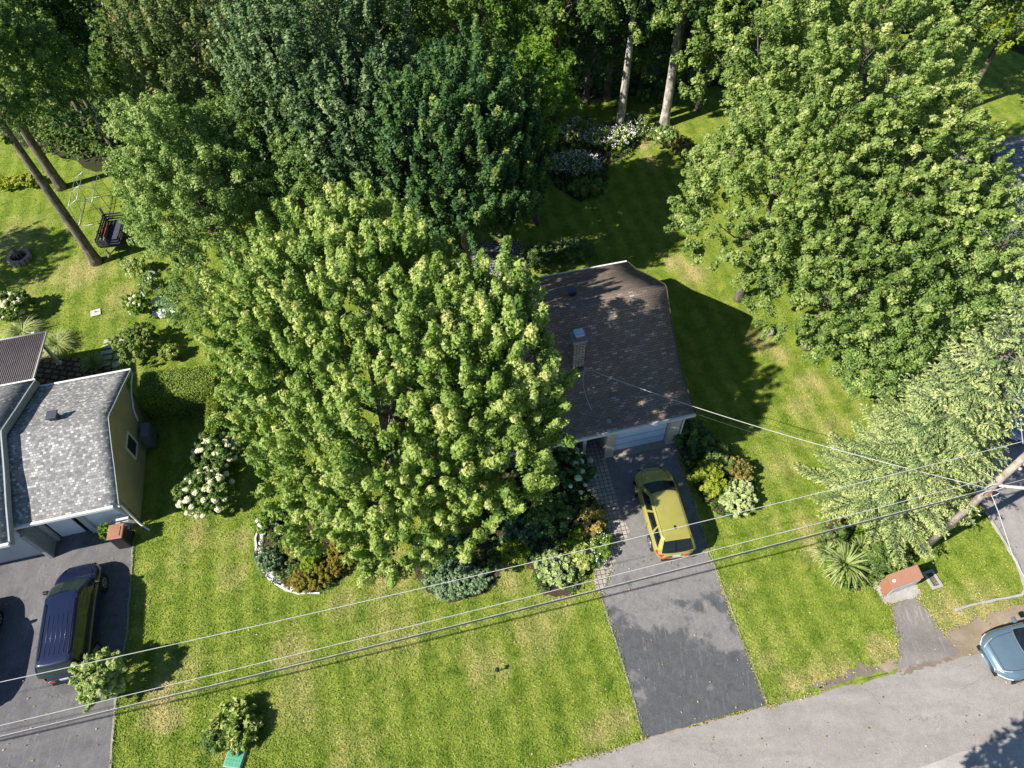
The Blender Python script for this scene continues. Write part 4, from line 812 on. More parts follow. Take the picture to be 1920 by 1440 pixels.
wfo = wf.build('window_frame', WHITE, HB); MB().box((-.196, 3.47, 1.45), (.03, .77, .87)).build('window_glass', plain('dark_glass', (.03, .045, .05), .08, .7), wfo)
vB = on_roof(104, 785, HB, profB); roofvent(HB, vB, DARKM, .42)
acp = G(268, 806, 1.15); 
AC = empty('heat_pump', (acp.x+.05, acp.y, 0), R(11.3), 'dark heat pump unit beside the olive gable wall', 'heat pump')
MB().box((0, 0, .72), (.42, .85, .82), bev=.03).build('housing', plain('dark_housing', (.13, .14, .16), .5), AC)
MB().box((0, 0, 1.142), (.34, .76, .02), bev=.005).build('top_grille', plain('grille_grey', (.17, .18, .2), .4), AC)
MB().box((0, -.3, .16), (.4, .06, .32)).box((0, .3, .16), (.4, .06, .32)).build('stand', DARKM, AC)
# trash bin and potted plant by the left garage
tb = G(238, 1016); TB = empty('trash_bin', (tb.x, tb.y, 0), R(8), 'black wheeled bin with a brown lid at the garage corner', 'bin')
MB().box((0, 0, .50), (.56, .62, 1.0), bev=.05).build('body', plain('black_plastic', (.03, .032, .036), .4, .4), TB)
ld = MB().box((0, 0, 1.03), (.62, .68, .07), bev=.03).box((0, -.02, 1.075), (.40, .44, .03), bev=.012).build('lid', plain('brown_plastic', (.36, .18, .12), .5), TB)
MB().tube([(-.25, .36, .95), (.25, .36, .95)], .02, 6).build('handle', plain('black_plastic', (.03,)*3), TB)
for s_ in (-1, 1): MB().tube([(s_*.27-.03, .30, .12), (s_*.27+.03, .30, .12)], .12, 14).build('wheel', plain('tyre_rubber', (.02,)*3, .8), TB)
pp = G(213, 1010); PP = empty('potted_plant', (pp.x, pp.y, 0), 0, 'straggly green plant in a pot beside the trash bin', 'plant')
MB().lathe((0, 0, 0), [(0.001, .01), (.13, .01), (.19, .34), (.20, .36), (.17, .36), (.16, .3), (.001, .3)]).build('pot', plain('terracotta', (.42, .24, .16), .8), PP)
pl = G(213, 1010); b_ = bush('x', 'x', Vector((0, 0, 0)), 0, .26, .5, 'bright', .09, spacing=.16, n=14, L=.22, Rr=.1, seed=60, nl=5)
fo = [x for x in scene.objects if x.parent == b_]
for x in fo:
    if x.name.startswith('foliage'): x.parent = PP; x.location = (0, 0, .34)
    else: bpy.data.objects.remove(x)
bpy.data.objects.remove(b_)
# ribbed patio cover
def corner(px, py, z): p = G(px, py, z); return Vector((p.x, p.y, z))
PC0, PC1 = corner(88, 622, 2.46), corner(58, 727, 2.90); PV = Vector((-math.cos(R(11.3)), -math.sin(R(11.3)), 0))
PG = empty('patio_cover', (PC0.x, PC0.y, 0), 0, 'ribbed brown translucent patio cover with white frame beside the grey roof', 'patio cover'); o_ = Vector((PC0.x, PC0.y, 0))
RIB = plain('smoked_polycarbonate', (.085, .062, .058), .3, .5, var=.3, scale=2.5)
A_, B_ = PC0-o_, PC1-o_; W_ = 6.0; mb = MB(); nr = 66
for i in range(nr):
    u = W_*i/nr; s_ = PV*u; z_ = Vector((0, 0, .0)); wdt = PV*(W_/nr)
    mb.add([A_+s_, A_+s_+wdt, B_+s_+wdt, B_+s_], [(0, 1, 2, 3)])
mb.build('cover_sheet', RIB, PG)
rb = MB()
for i in range(nr): rb.tube([A_+PV*(W_*i/nr)+Vector((0, 0, .02)), B_+PV*(W_*i/nr)+Vector((0, 0, .02))], .010, 4)
tag(rb.build('ribs', plain('rib_plastic', (.34, .32, .33), .4), PG), kind='stuff')
for i in range(4):
    q_ = PV*(.9+i*1.0)-Vector((0, 0, .03)); MB().tube([A_+q_, B_+q_], .035, 4).build('rafter', plain('rafter_dark', (.05, .04, .04), .6), PG)
MB().tube([A_, A_+PV*W_], .05, 6).build('front_beam', WHITE, PG); MB().tube([A_, B_], .05, 6).build('side_beam', plain('beige_trim', (.55, .53, .46), .5), PG)
ps = G(112, 682)-o_; MB().box((ps.x, ps.y, 1.22), (.13, .13, 2.42), rz=R(11)).box((ps.x, ps.y, .05), (.22, .22, .1), rz=R(11)).build('post', WHITE, PG)
pe = ps+PV*5.2; MB().box((pe.x, pe.y, 1.22), (.13, .13, 2.42), rz=R(11)).build('post', WHITE, PG)
# stepping stones
sid = plain('slab_stone', (.50, .47, .41), .9, var=.2)
for k, (x, y) in enumerate(((207, 640), (204, 650), (201, 661), (198, 672), (195, 684))):
    p = G(x, y); tag(MB().box((0, 0, .03), (.62, .24, .05), rz=R(8+k*2), bev=.012).build('stepping_stone', sid, loc=(p.x, p.y, 0)), ['first', 'second', 'third', 'fourth', 'fifth'][k]+' flat slab of the garden path counted from the lawn', 'stepping stone', 'stepping stones of the garden path')
for k, (x, y) in enumerate(((228, 640), (222, 668), (218, 684))):
    p = G(x, y); tag(MB().box((0, 0, .03), (.34, .36, .06), rz=R(12+k*6), bev=.012).build('stepping_stone', sid, loc=(p.x, p.y, 0)), ['upper', 'middle', 'lower'][k]+' small pale slab at the left foot of the round shrub', 'stepping stone', 'stones beside the round shrub')
p = G(180, 587); tag(MB().box((0, 0, .03), (.52, .46, .05), rz=R(20), bev=.015).box((.02, .02, .10), (.1, .03, .1), rz=.5).build('stone_slab', plain('pinkish_stone', (.58, .52, .48), .9), loc=(p.x, p.y, 0)), 'small square pale slab alone in the back lawn', 'stone slab')
# ---- neighbour house at the right edge
HC = empty('neighbour_house', (34.5, 32.6, 0), R(8), 'house with a grey shingle roof cut off by the right edge', 'house')
profD = [(0, 2.6), (3.0, 4.3), (6.0, 2.6)]
hc0 = G(1875, 385, 2.8); HC.location = (hc0.x+.3, hc0.y-.4, 0)
roof_mesh('roof', profD, 0, 9, .15, brickmat('slate_shingles', [(0, (.20, .205, .22)), (1, (.36, .37, .39))], .3, .2, (.1, .1, .11), .02), HC)
MB().box((4.6, 3, 1.25), (8.2, 5.2, 2.5)).build('wall', stucco('pale_wall', (.5, .5, .48)), HC)
MB().box((.9, 5.7, 3.1), (1.2, 1.0, .12), bev=.02).box((.9, 5.7, 2.6), (1.0, .9, .9)).build('dormer', plain('pale_blue_metal', (.45, .55, .6), .5), HC)

# ------------------------------------------------------------------ cars
GLASS = plain('car_glass', (.008, .012, .016), .05, .45, var=.2); GLASSG = plain('green_car_glass', (.03, .05, .042), .06, .5)
RUB = plain('tyre_rubber', (.02,)*3, .8); RIM = plain('alloy_rim', (.55, .56, .58), .3, .5, metal=.8); BLK = plain('black_trim', (.018, .018, .02), .5)
LAMP = plain('headlight_glass', (.62, .64, .66), .15, .8, coat=1.); TAIL = plain('tail_light_red', (.55, .02, .03), .2, .6, coat=1.)
def paint(name, c, met=.3, rough=.28):
    m, nt, b = mk(name, rough, .5, met, 1.); b.inputs['Coat Roughness'].default_value = .06
    n = noise(nt, coords(nt), 3, 4); f = noise(nt, coords(nt), 250, 2)
    o = ramp(nt, n, [(.3, tuple(x*.95 for x in c)), (.7, tuple(x*1.06 for x in c))]); o = mix(nt, .2, o, ramp(nt, f, [(.3, (.7,)*3), (.7, (1.3,)*3)]), 'MULTIPLY')
    nt.links.new(o, b.inputs['Base Color']); return m
def car(name, label, loc, heading, L, W, H, paintm, prof, cab, glass, ground=.0, rails=False, ribs=0, plan=(3.2, 2.6), wheel=.32, wb=.58, rear_glass_drop=.0, antenna=False, spoiler=False, tailw=.34, noseround=.2):
    """prof: (s, top height) for s=-1 rear .. 1 front ; cab: (rear base, rear top, front top, front base) in s, belt height"""
    root = empty(name, (loc[0], loc[1], ground), heading, label, 'car')
    hl = L/2; hw = W/2; ss = np.concatenate([np.linspace(-1, -.86, 7), np.linspace(-.78, .78, 22), np.linspace(.86, 1, 7)])
    def wid(s):
        a = abs(s); e = plan[0] if s > 0 else plan[1]+1.5
        return hw*(1-max(0, (a-.60)/.40)**e*(noseround*2.2 if s > 0 else noseround*1.3))
    def top(s): return float(np.interp(s, [p[0] for p in prof], [p[1] for p in prof]))
    rows = []
    for s in ss:
        x = s*hl; w_ = wid(s); t = top(s); a = abs(s)
        lo = .22+.10*max(0, (a-.85)/.15)
        pts = [(0, lo), (w_*.8, lo), (w_*.955, lo+.06), (w_*.985, lo+.25), (w_, .55*t+.12), (w_*.985, t*.80), (w_*.93, t*.92), (w_*.84, t*.975), (w_*.6, t*1.0), (w_*.3, t*1.012), (0, t*1.018)]
        if a > .985: pts = [(y*.94, max(lo+.03, min(z, t*.93))) for y, z in pts]; 
        rows.append([(x, y, z) for y, z in pts]+[(x, -y, z) for y, z in reversed(pts[1:-1])])
    n = len(rows[0]); mb = MB(); vs = [p for r_ in rows for p in r_]
    mb.add(vs, [(i*n+j, i*n+(j+1) % n, (i+1)*n+(j+1) % n, (i+1)*n+j) for i in range(len(rows)-1) for j in range(n)], True)
    mb.f += [tuple(range(n)), tuple(reversed(range((len(rows)-1)*n, len(rows)*n)))]; mb.sm += [True]*2
    body = mb.build('body', paintm, root)
    bv = body.modifiers.new('b', 'SUBSURF'); bv.levels = 1; bv.render_levels = 1
    rb_, rt, ft, fb, belt = cab; zr = H-.03
    yb, yt = hw*.90, hw*.70
    # cabin: loft of rings from belt to roof
    def ring(k):                            # k 0 belt .. 1 roof
        e = k**1.15; xr = (rb_+(rt-rb_)*e)*hl; xf = (fb+(ft-fb)*e)*hl; y = yb+(yt-yb)*k**1.4; z = belt+(zr-belt)*k
        out = []
        for q in range(9): 
            t = q/8; yy = y*(-1+2*t); out.append((xf+.14*(1-abs(2*t-1)**2.4)*(1), yy, z))
        m_ = 7
        for q in range(1, m_): out.append((xf+(xr-xf)*q/m_, y*(1+.02*math.sin(math.pi*q/m_)), z))
        for q in range(9):
            t = q/8; yy = y*(1-2*t); out.append((xr-.08*(1-abs(2*t-1)**2.4), yy, z))
        for q in range(1, m_): out.append((xr+(xf-xr)*q/m_, -y*(1+.02*math.sin(math.pi*q/m_)), z))
        return out
    ks = [0, .12, .3, .5, .7, .86, .95, 1.0]; rings = [ring(k) for k in ks]
    cx_ = sum(p[0] for p in rings[-1])/len(rings[-1])
    for sc_, dz in ((.93, .022), (.75, .034), (.4, .045), (.0, .048)):
        rings.append([(cx_+(p[0]-cx_)*sc_, p[1]*sc_, zr+dz) for p in rings[len(ks)-1]])
    m = len(rings[0]); cb = MB(); cb.add([p for r_ in rings for p in r_], [(i*m+j, i*m+(j+1) % m, (i+1)*m+(j+1) % m, (i+1)*m+j) for i in range(len(rings)-1) for j in range(m)], True)
    cbo = cb.build('cabin', paintm, root)
    # glass patches, proud of the cabin
    def patch(nm, f, nu=8, nv=5, mat=glass, off=.008, par=root):
        g_ = MB(); P_ = [[Vector(f(u/nu, v/nv)) for v in range(nv+1)] for u in range(nu+1)]
        cc = Vector((cx_, 0, H*.5)); vs = []
        for r_ in P_:
            for p in r_: d = (p-cc); d.z *= .6; vs.append(p+d.normalized()*off)
        g_.add(vs, [(a*(nv+1)+b, (a+1)*(nv+1)+b, (a+1)*(nv+1)+b+1, a*(nv+1)+b+1) for a in range(nu) for b in range(nv)], True)
        return g_.build(nm, mat, par)
    def cabp(k, q, side):                   # point of the cabin shell
        e = k**1.15; xr = (rb_+(rt-rb_)*e)*hl; xf = (fb+(ft-fb)*e)*hl; y = yb+(yt-yb)*k**1.4; z = belt+(zr-belt)*k
        if side == 'f': t = q; return (xf+.14*(1-abs(2*t-1)**2.4), y*(2*t-1), z)
        if side == 'r': t = q; return (xr-.08*(1-abs(2*t-1)**2.4), y*(2*t-1), z)
        return (xf+(xr-xf)*q, (1 if side == 'l' else -1)*y*(1+.02*math.sin(math.pi*q)), z)
    patch('windshield', lambda u, v: cabp(.06+.90*v, .07+.86*u, 'f'))
    patch('rear_window', lambda u, v: cabp(.10+.84*v, .07+.86*u, 'r'))
    for sd in ('l', 'r2'):
        s2 = 'l' if sd == 'l' else 'x'
        for a, b in ((.05, .36), (.40, .68), (.72, .93)):
            patch('side_window', lambda u, v, a=a, b=b: cabp(.14+.74*v, a+(b-a)*u+(.04 if a < .1 else 0)*(1-u)*(1-v)*0, s2), 4, 4, off=.010)
    # wheels
    for sx in (-1, 1):
        for sy in (-1, 1):
            x = sx*wb*hl; y = sy*(hw-.10)
            tyre = MB().tube([(x, y-sy*.11, wheel), (x, y-sy*.02, wheel), (x, y+sy*.09, wheel), (x, y+sy*.115, wheel)], [wheel*.93, wheel, wheel, wheel*.93], 24).build('wheel', RUB, root)
            rim = MB().tube([(x, y+sy*.10, wheel), (x, y+sy*.122, wheel)], wheel*.66, 20)
            rim.build('rim', RIM, tyre)
            sp = MB()
            for q in range(5): a_ = q*1.2566; sp.box((x+math.cos(a_+.63)*wheel*.42, y+sy*.124, wheel+math.sin(a_+.63)*wheel*.42), (wheel*.16, .006, wheel*.22))
            sp.build('rim_gap', BLK, tyre)
            MB().tube([(x, y+sy*.06, wheel), (x, y+sy*.107, wheel)], wheel*1.14, 20).build('wheel_arch', BLK, root)
    # lights, mirrors, bumpers, plates
    for sy in (-1, 1):
        def lampf(s0, s1, y0, y1, z0, z1, sy=sy):
            return lambda u, v: ((s0+(s1-s0)*u)*hl, sy*wid(s0+(s1-s0)*u)*(y0+(y1-y0)*v), (z0+(z1-z0)*v)*top(s0+(s1-s0)*u))
        patch('headlight', lampf(.80, .965, .995, .70, .72, .99), mat=LAMP, off=.020)
        patch('tail_light', lampf(-.975, -.84, 1.0, .88, .76, 1.0), mat=TAIL, off=.022)
        zt = top(-1); MB().box((-hl*.992, sy*wid(-1)*.76, zt*.78), (.07, wid(-1)*tailw*1.1, .17), bev=.02).build('tail_light', TAIL, root)
        mx = (fb-.10)*hl; MB().box((mx, sy*(hw+.09), belt+.06), (.13, .22, .15), bev=.045).build('mirror', paintm if name != 'minivan' else BLK, root)
    MB().box((hl*.975, 0, .42), (.10, W*.62, .20), bev=.04).build('grille', BLK, root)
    MB().box((-hl*.985, 0, .34), (.09, W*.70, .16), bev=.03).build('bumper_trim', BLK, root)
    MB().box((-hl*1.0, 0, .70 if H > 1.5 else .62), (.03, .32, .12)).build('license_plate', plain('plate_white', (.66, .68, .72), .4), root)
    if rails:
        for sy in (-1, 1): MB().tube([(ft*hl-.25, sy*yt*.86, H+.0), (ft*hl-.35, sy*yt*.86, H+.045), (rt*hl+.35, sy*yt*.86, H+.045), (rt*hl+.2, sy*yt*.86, H+.0)], .018, 6).build('roof_rail', BLK, root)
    for k in range(ribs):
        y = (k-(ribs-1)/2)*yt*.27; MB().tube([(ft*hl-.75, y, H+.008), (ft*hl-.8, y, H+.014), (rt*hl+.3, y, H+.010)], .013, 5).build('roof_rib', paintm, root)
    if antenna: MB().box((rt*hl+.38, 0, H+.045), (.16, .045, .06), bev=.02).build('antenna', BLK, root)
    if spoiler: MB().box((rt*hl-.03, 0, H-.015), (.22, yt*1.75, .05), bev=.02).build('spoiler', paintm, root)
    seam = MB()
    def surf(s_, y): return Vector((s_*hl, y*wid(s_), top(s_)*(1.018-.02*y*y)+.004))
    for sy in (-1, 1): seam.tube([surf(s_, sy*(.66+.08*(1-s_))) for s_ in np.linspace(fb+.04, .90, 7)], .006, 4)
    seam.tube([surf(.90, y) for y in np.linspace(-.66, .66, 9)], .006, 4)
    for sy in (-1, 1):
        for s_ in (.50, .12, -.28): seam.tube([(s_*hl, sy*(wid(s_)*1.0+.002), z_) for z_ in (.32, .55, .75, belt*.93)], .006, 4)
        seam.tube([(ft*hl, sy*yt*.90, H-.012), (0, sy*yt*.92, H-.008), (rt*hl+.1, sy*yt*.90, H-.012)], .011, 4)
    seam.build('panel_gap', BLK, root)
    for sy in (-1, 1): MB().tube([((fb)*hl, sy*.10, belt+.03), (fb*hl-.06, sy*.10+.55*sy*0+.3, belt+.07)], .012, 5).build('wiper', BLK, root)
    return root
VANP = paint('navy_paint', (.014, .021, .062)); YELP = paint('lime_gold_paint', (.47, .43, .10), .30); BLUP = paint('slate_blue_paint', (.16, .24, .31), .4); SILP = paint('silver_paint', (.34, .38, .46), .6)
car('minivan', 'dark navy minivan with ribbed roof parked on the left driveway', (-17.48, 9.50), R(101.5), 4.62, 1.78, 1.64, VANP,
    [(-1, .80), (-.92, .98), (-.5, 1.0), (.3, .98), (.52, .96), (.75, .86), (.93, .70), (1, .56)], (-.95, -.86, .26, .60, .96), GLASSG, rails=True, ribs=5, wb=.60, noseround=.24)
car('hatchback', 'lime gold hatchback parked on the front driveway', (6.13, 13.12), R(96.2), 4.15, 1.70, 1.50, YELP,
    [(-1, .74), (-.92, .92), (-.5, .95), (.3, .92), (.5, .90), (.75, .80), (.93, .66), (1, .54)], (-.97, -.78, .14, .52, .90), GLASS, wb=.60, antenna=True, spoiler=True, noseround=.26)
car('parked_car', 'slate blue car cut off by the right edge on the street', (19.25, 7.02), R(190.5), 4.5, 1.82, 1.58, BLUP,
    [(-1, .78), (-.92, .96), (-.5, 1.0), (.3, .98), (.5, .96), (.75, .88), (.93, .76), (1, .62)], (-.95, -.80, .18, .44, .96), GLASS, wb=.6, noseround=.24)
cp = G(1893, 790, .9); car('parked_car', 'grey blue car in the shade at the right edge behind the spruce', (cp.x+.5, cp.y+1.4), R(278), 4.4, 1.78, 1.48, SILP,
    [(-1, .78), (-.92, .94), (-.5, .96), (.3, .92), (.5, .9), (.75, .8), (.93, .66), (1, .52)], (-.95, -.70, .10, .46, .92), plain('blue_reflecting_glass', (.05, .16, .24), .08, .8, coat=1.), wb=.6, noseround=.26)
cp = G(1835, 825, .6); car('parked_car', 'dark car mostly hidden behind the spruce boughs', (cp.x-.65, cp.y+2.0), R(277), 4.4, 1.76, 1.46, paint('dark_grey_paint', (.07, .085, .11)),
    [(-1, .78), (-.92, .94), (-.5, .96), (.3, .92), (.5, .9), (.75, .8), (.93, .66), (1, .52)], (-.95, -.70, .10, .46, .92), GLASS, wb=.6, noseround=.26)
cp = G(-6, 1225, .8); car('parked_car', 'black car just showing at the left edge of the driveway', (cp.x-1.48, cp.y), R(100), 4.5, 1.8, 1.45, paint('black_paint', (.012, .013, .016)),
    [(-1, .78), (-.92, .94), (-.5, .96), (.3, .92), (.5, .9), (.75, .8), (.93, .66), (1, .52)], (-.95, -.70, .10, .46, .92), GLASS, wb=.6)

# ------------------------------------------------------------------ street furniture
# community mailbox
mbc = G(1669, 1106); MBX = empty('community_mailbox', (mbc.x, mbc.y, 0), R(16), 'brown community mailbox on a post stand beside the lily clump', 'mailbox')
BRN = plain('brown_metal', (.34, .16, .105), .45, .4, var=.06); SILV = plain('mail_door_metal', (.60, .62, .64), .4, .5, metal=.3)
Wm, Dm = 1.30, .46
pr = [(-Dm/2, .62), (-Dm/2, 1.33), (-Dm/2+.07, 1.38), (Dm/2, 1.46), (Dm/2, .62)]; k_ = len(pr); mb = MB()
mb.add([(-Wm/2, y, z) for y, z in pr]+[(Wm/2, y, z) for y, z in pr], [tuple(reversed(range(k_))), tuple(range(k_, 2*k_))]+[(i, (i+1) % k_, k_+(i+1) % k_, k_+i) for i in range(k_)])
mb.build('body', BRN, MBX)
MB().add([(-Wm/2-.02, -Dm/2-.015, 1.335), (Wm/2+.02, -Dm/2-.015, 1.335), (Wm/2+.02, Dm/2+.02, 1.485), (-Wm/2-.02, Dm/2+.02, 1.485), (-Wm/2-.02, -Dm/2-.015, 1.365), (Wm/2+.02, -Dm/2-.015, 1.365), (Wm/2+.02, Dm/2+.02, 1.515), (-Wm/2-.02, Dm/2+.02, 1.515)], [(0, 3, 2, 1), (4, 5, 6, 7), (0, 1, 5, 4), (1, 2, 6, 5), (2, 3, 7, 6), (3, 0, 4, 7)]).build('roof', plain('brown_roof_metal', (.42, .21, .14), .4, .4, var=.05), MBX)
MB().tube([(-Wm/2+.14, .0, 1.44), (-Wm/2+.14, .002, 1.456)], .075, 18).build('emblem', plain('emblem_white', (.8,)*3, .4), MBX)
for i in range(5):
    for j in range(4):
        if rnd.random() < 2: MB().box((-Wm/2+.15+i*.25, -Dm/2-.014, .72+j*.15), (.225, .024, .128), bev=.005).build('mail_door', SILV, MBX)
for sx in (-1, 1):
    MB().box((sx*.32, 0, .36), (.10, .12, .74)).box((sx*.32, 0, .03), (.14, .26, .05)).build('leg', BRN, MBX)
# catch basin frame right of the mailbox
p = G(1748, 1087); DB = empty('drain_frame', (p.x, p.y, 0), R(104), 'concrete framed drain grate in the grass beside the mailbox', 'drain')
fr_ = MB()
for s_ in (-1, 1): fr_.box((0, s_*.19, .03), (.74, .10, .07)); fr_.box((s_*.32, 0, .03), (.10, .28, .07))
fr_.build('frame', CONC, DB); MB().box((0, 0, .01), (.54, .28, .02)).build('pit', plain('pit_dark', (.03, .028, .025), .9), DB)
for k in range(4): MB().box((0, -.10+k*.066, .035), (.54, .02, .02)).build('grate_bar', plain('grate_brown', (.20, .18, .15), .7), DB)
# curb stones
EDGE = asphalt('worn_edging', (.20, .19, .15), (.42, .40, .35))
def curb(name, pts, label, w_=.14, h=.10, mat=None, amp=.0):
    P0_ = [G(*p) for p in pts]; P = []; mb = MB(); vs = []; rj = random.Random(len(pts)+int(pts[0][0]))
    for a_, b_ in zip(P0_[:-1], P0_[1:]):
        k_ = max(1, int((b_-a_).length/.35)); P += [a_.lerp(b_, j/k_)+Vector((rj.gauss(0, .012), rj.gauss(0, .012), 0)) for j in range(k_)]
    P.append(P0_[-1])
    for i, p in enumerate(P):
        t = (P[min(i+1, len(P)-1)]-P[max(i-1, 0)]); t = Vector((t.x, t.y, 0)).normalized(); n = Vector((-t.y, t.x, 0))*w_/2
        wj = rj.uniform(.55, 1.15)
        for s_, z in ((-1, 0), (-1, h), (1, h), (1, 0)): q = p+n*s_*wj; vs.append((q.x, q.y, z))
    n = len(P); mb.add(vs, [(4*i+j, 4*i+j+1, 4*i+5+j, 4*i+4+j) for i in range(n-1) for j in range(3)]+[(0, 1, 2, 3), (4*n-1, 4*n-2, 4*n-3, 4*n-4)])
    return tag(mb.build(name, mat or CONC), label, 'curb')
curb('curb_edge', [(1846, 960), (1880, 1012), (1904, 1053), (1916, 1083), (1922, 1104), (1914, 1117), (1885, 1122), (1854, 1128), (1820, 1135), (1791, 1144)], 'pale concrete edging around the lawn corner at the right', .10, .07)
curb('curb_edge', [(250, 1010), (246, 1100), (239, 1185), (221, 1280), (213, 1360), (207, 1450)], 'thin pale edging along the left driveway', .08, .05, EDGE)
curb('curb_edge', [(1128, 1120), (1150, 1190), (1178, 1280), (1204, 1375)], 'thin pale edging left of the front driveway', .06, .03, EDGE)
curb('curb_edge', [(1300, 935), (1330, 1035), (1378, 1163), (1410, 1245), (1438, 1318)], 'thin pale edging right of the front driveway', .06, .03, EDGE)
# stones of the round bed
stm = plain('white_stone', (.70, .67, .64), .85, var=.15)
def stone(name, p, r, label, cat, group, seed, mat=None, sq=.6):
    bm = bmesh.new(); bmesh.ops.create_icosphere(bm, subdivisions=2, radius=r); q = random.Random(seed); d = Vector((q.uniform(.8, 1.3), q.uniform(.7, 1.1), sq))
    for v in bm.verts: v.co = Vector((v.co.x*d.x, v.co.y*d.y, v.co.z*d.z))*(1+q.uniform(-.13, .13))
    me = bpy.data.meshes.new(name); bm.to_mesh(me); bm.free(); return tag(link(name, me, mat or stm, loc=(p.x, p.y, r*sq*.7)), label, cat, group)
curb('bed_edging', [(487, 985), (481, 1010), (480, 1040), (490, 1068), (508, 1090), (535, 1107), (560, 1113), (600, 1113)], 'white curved edging of the round flower bed', .07, .08, WHITE)
for k in range(22):
    t = k/21; pts = [(496, 1000), (488, 1030), (495, 1060), (512, 1083), (538, 1100), (570, 1106)]; i = min(4, int(t*5)); f_ = t*5-i
    x = pts[i][0]+(pts[i+1][0]-pts[i][0])*f_; y = pts[i][1]+(pts[i+1][1]-pts[i][1])*f_
    stone('edging_stone', G(x+rnd.uniform(-3, 3), y+rnd.uniform(-3, 3)), rnd.uniform(.07, .15), 'pale rounded stone lining the inside of the white bed edging', 'stone', 'stones lining the round bed', k, plain('pink_white_stone', (.62, .56, .56), .85, var=.25))
for k, (x, y, r_) in enumerate(((272, 553, .3), (300, 570, .42), (308, 590, .38), (330, 583, .3), (282, 520, .32), (318, 575, .25), (295, 590, .22))):
    stone('white_rock', G(x, y), r_, ['left upper rock of the white heap, next to the small hydrangea', 'largest white rock in the middle of the heap', 'second largest white rock at the front of the heap', 'rightmost white rock of the heap', 'lone white rock farthest back under the fine leaved tree', 'small white rock just right of the largest one', 'smallest white rock at the front left of the heap'][k], 'rock', 'white rocks under the fine leaved tree', 100+k, plain('bright_rock', (.74, .76, .80), .8, var=.15))
stone('garden_ornament', G(1441, 627), .24, 'whitish stone at the lawn edge under the pale maples', 'stone', None, 130, plain('dull_white_stone', (.42, .40, .37), .9, var=.3), 1.1)
# lawn lamp
p = G(933, 1260); LS = empty('lawn_light', (p.x, p.y, 0), 0, 'small black light stake in the middle of the front lawn', 'lamp')
MB().tube([(0, 0, 0), (0, 0, .34)], .02, 6).build('stake', BLK, LS); MB().lathe((0, 0, .34), [(.001, .08), (.07, .05), (.085, 0), (.05, -.01), (.001, -.01)]).build('lamp_head', BLK, LS)
# green lid
p = G(443, 1420); GB = empty('green_utility_box', (p.x, p.y, 0), R(-10), 'green square utility lid beside the rose bush', 'utility box')
MB().box((0, 0, .06), (.66, .72, .12), bev=.02).build('base', CONC, GB); gl = MB().box((0, 0, .135), (.60, .66, .04), bev=.012).build('lid', plain('green_plastic', (.10, .36, .22), .5), GB)
bb = MB()
for i in range(5):
    for j in range(5): bb.box((-.22+i*.11, -.24+j*.12, .158), (.03, .03, .008))
bb.build('lid_pattern', plain('green_plastic_dark', (.07, .26, .16), .5), GB)
# fire pit
p = G(40, 487); FP = empty('fire_pit', (p.x, p.y, 0), 0, 'round stone fire pit on the left lawn', 'fire pit'); ring_ = MB()
stonem = plain('pit_stone', (.34, .30, .25), .95, var=.3)
for q in range(14):
    a = q*2*math.pi/14; ring_.box((math.cos(a)*.52, math.sin(a)*.52, .16), (.20, .215, .30+.03*(q % 3)), rz=a, bev=.03)
ring_.build('stone_ring', stonem, FP)
MB().lathe((0, 0, .02), [(.001, .06), (.42, .04)]).build('ash', plain('ash', (.07, .065, .06), .95), FP)
cn = MB()
for q in range(6): a = q*1.047; cn.tube([(-.12+math.cos(a)*.26, .08+math.sin(a)*.26, .08), (-.10+math.cos(a)*.02, .1, .62)], .05, 6)
cn.build('stacked_logs', plain('weathered_wood', (.22, .16, .14), .9, var=.3), FP)
MB().lathe((-.1, .1, .62), [(.001, .04), (.11, .03), (.11, -.02), (.001, -.02)]).build('pit_cap', plain('rusty_metal', (.2, .12, .1), .8), FP)
# low deck ring in front of the pit
# utility trailer with stake sides
p = G(222, 450); TR = empty('utility_trailer', (p.x, p.y, 0), R(96), 'black stake sided utility trailer parked under the fine leaved tree', 'trailer')
TB_ = plain('black_wood', (.05, .048, .055), .8, var=.3); 
MB().box((0, 0, .52), (2.3, 1.15, .06)).build('bed', plain('trailer_floor', (.07, .075, .10), .6), TR)
for s_ in (-1, 1):
    sdm = MB()
    for k in range(3): sdm.box((0, s_*.61, .66+k*.17), (2.3, .03, .11))
    sp_ = sdm.build('side_rail', TB_, TR)
    for k in range(4): MB().box((-1.0+k*.667, s_*.635, .78), (.06, .04, .62)).build('stake', TB_, sp_)
    MB().tube([(.05, s_*.72, .30), (.05, s_*.84, .30)], .30, 20).build('wheel', RUB, TR)
    em = MB()
    for k in range(3): em.box((s_*1.17, 0, .66+k*.17), (.03, 1.2, .10))
    em.build('end_rail', TB_, TR)
for sx in (1,): 
    for s_ in (-1, 1): MB().box((1.17, s_*.6, .98), (.09, .09, 1.0)).build('corner_post', TB_, TR)
MB().tube([(-1.15, .3, .45), (-1.75, 0, .42)], .03, 6).tube([(-1.15, -.3, .45), (-1.75, 0, .42)], .03, 6).box((-1.8, 0, .44), (.22, .1, .1), bev=.02).tube([(-1.6, 0, .02), (-1.6, 0, .55)], .03, 6).build('tow_bar', plain('grey_metal', (.33, .33, .34), .5, metal=.5), TR)
MB().box((.1, .42, .66), (1.2, .22, .16), rz=.08).build('red_board', plain('red_board_paint', (.30, .09, .06), .7, var=.3), TR)
MB().box((-.75, .40, .64), (.5, .3, .14), rz=.2).build('tarp_bundle', plain('grey_tarp', (.35, .37, .42), .6), TR)
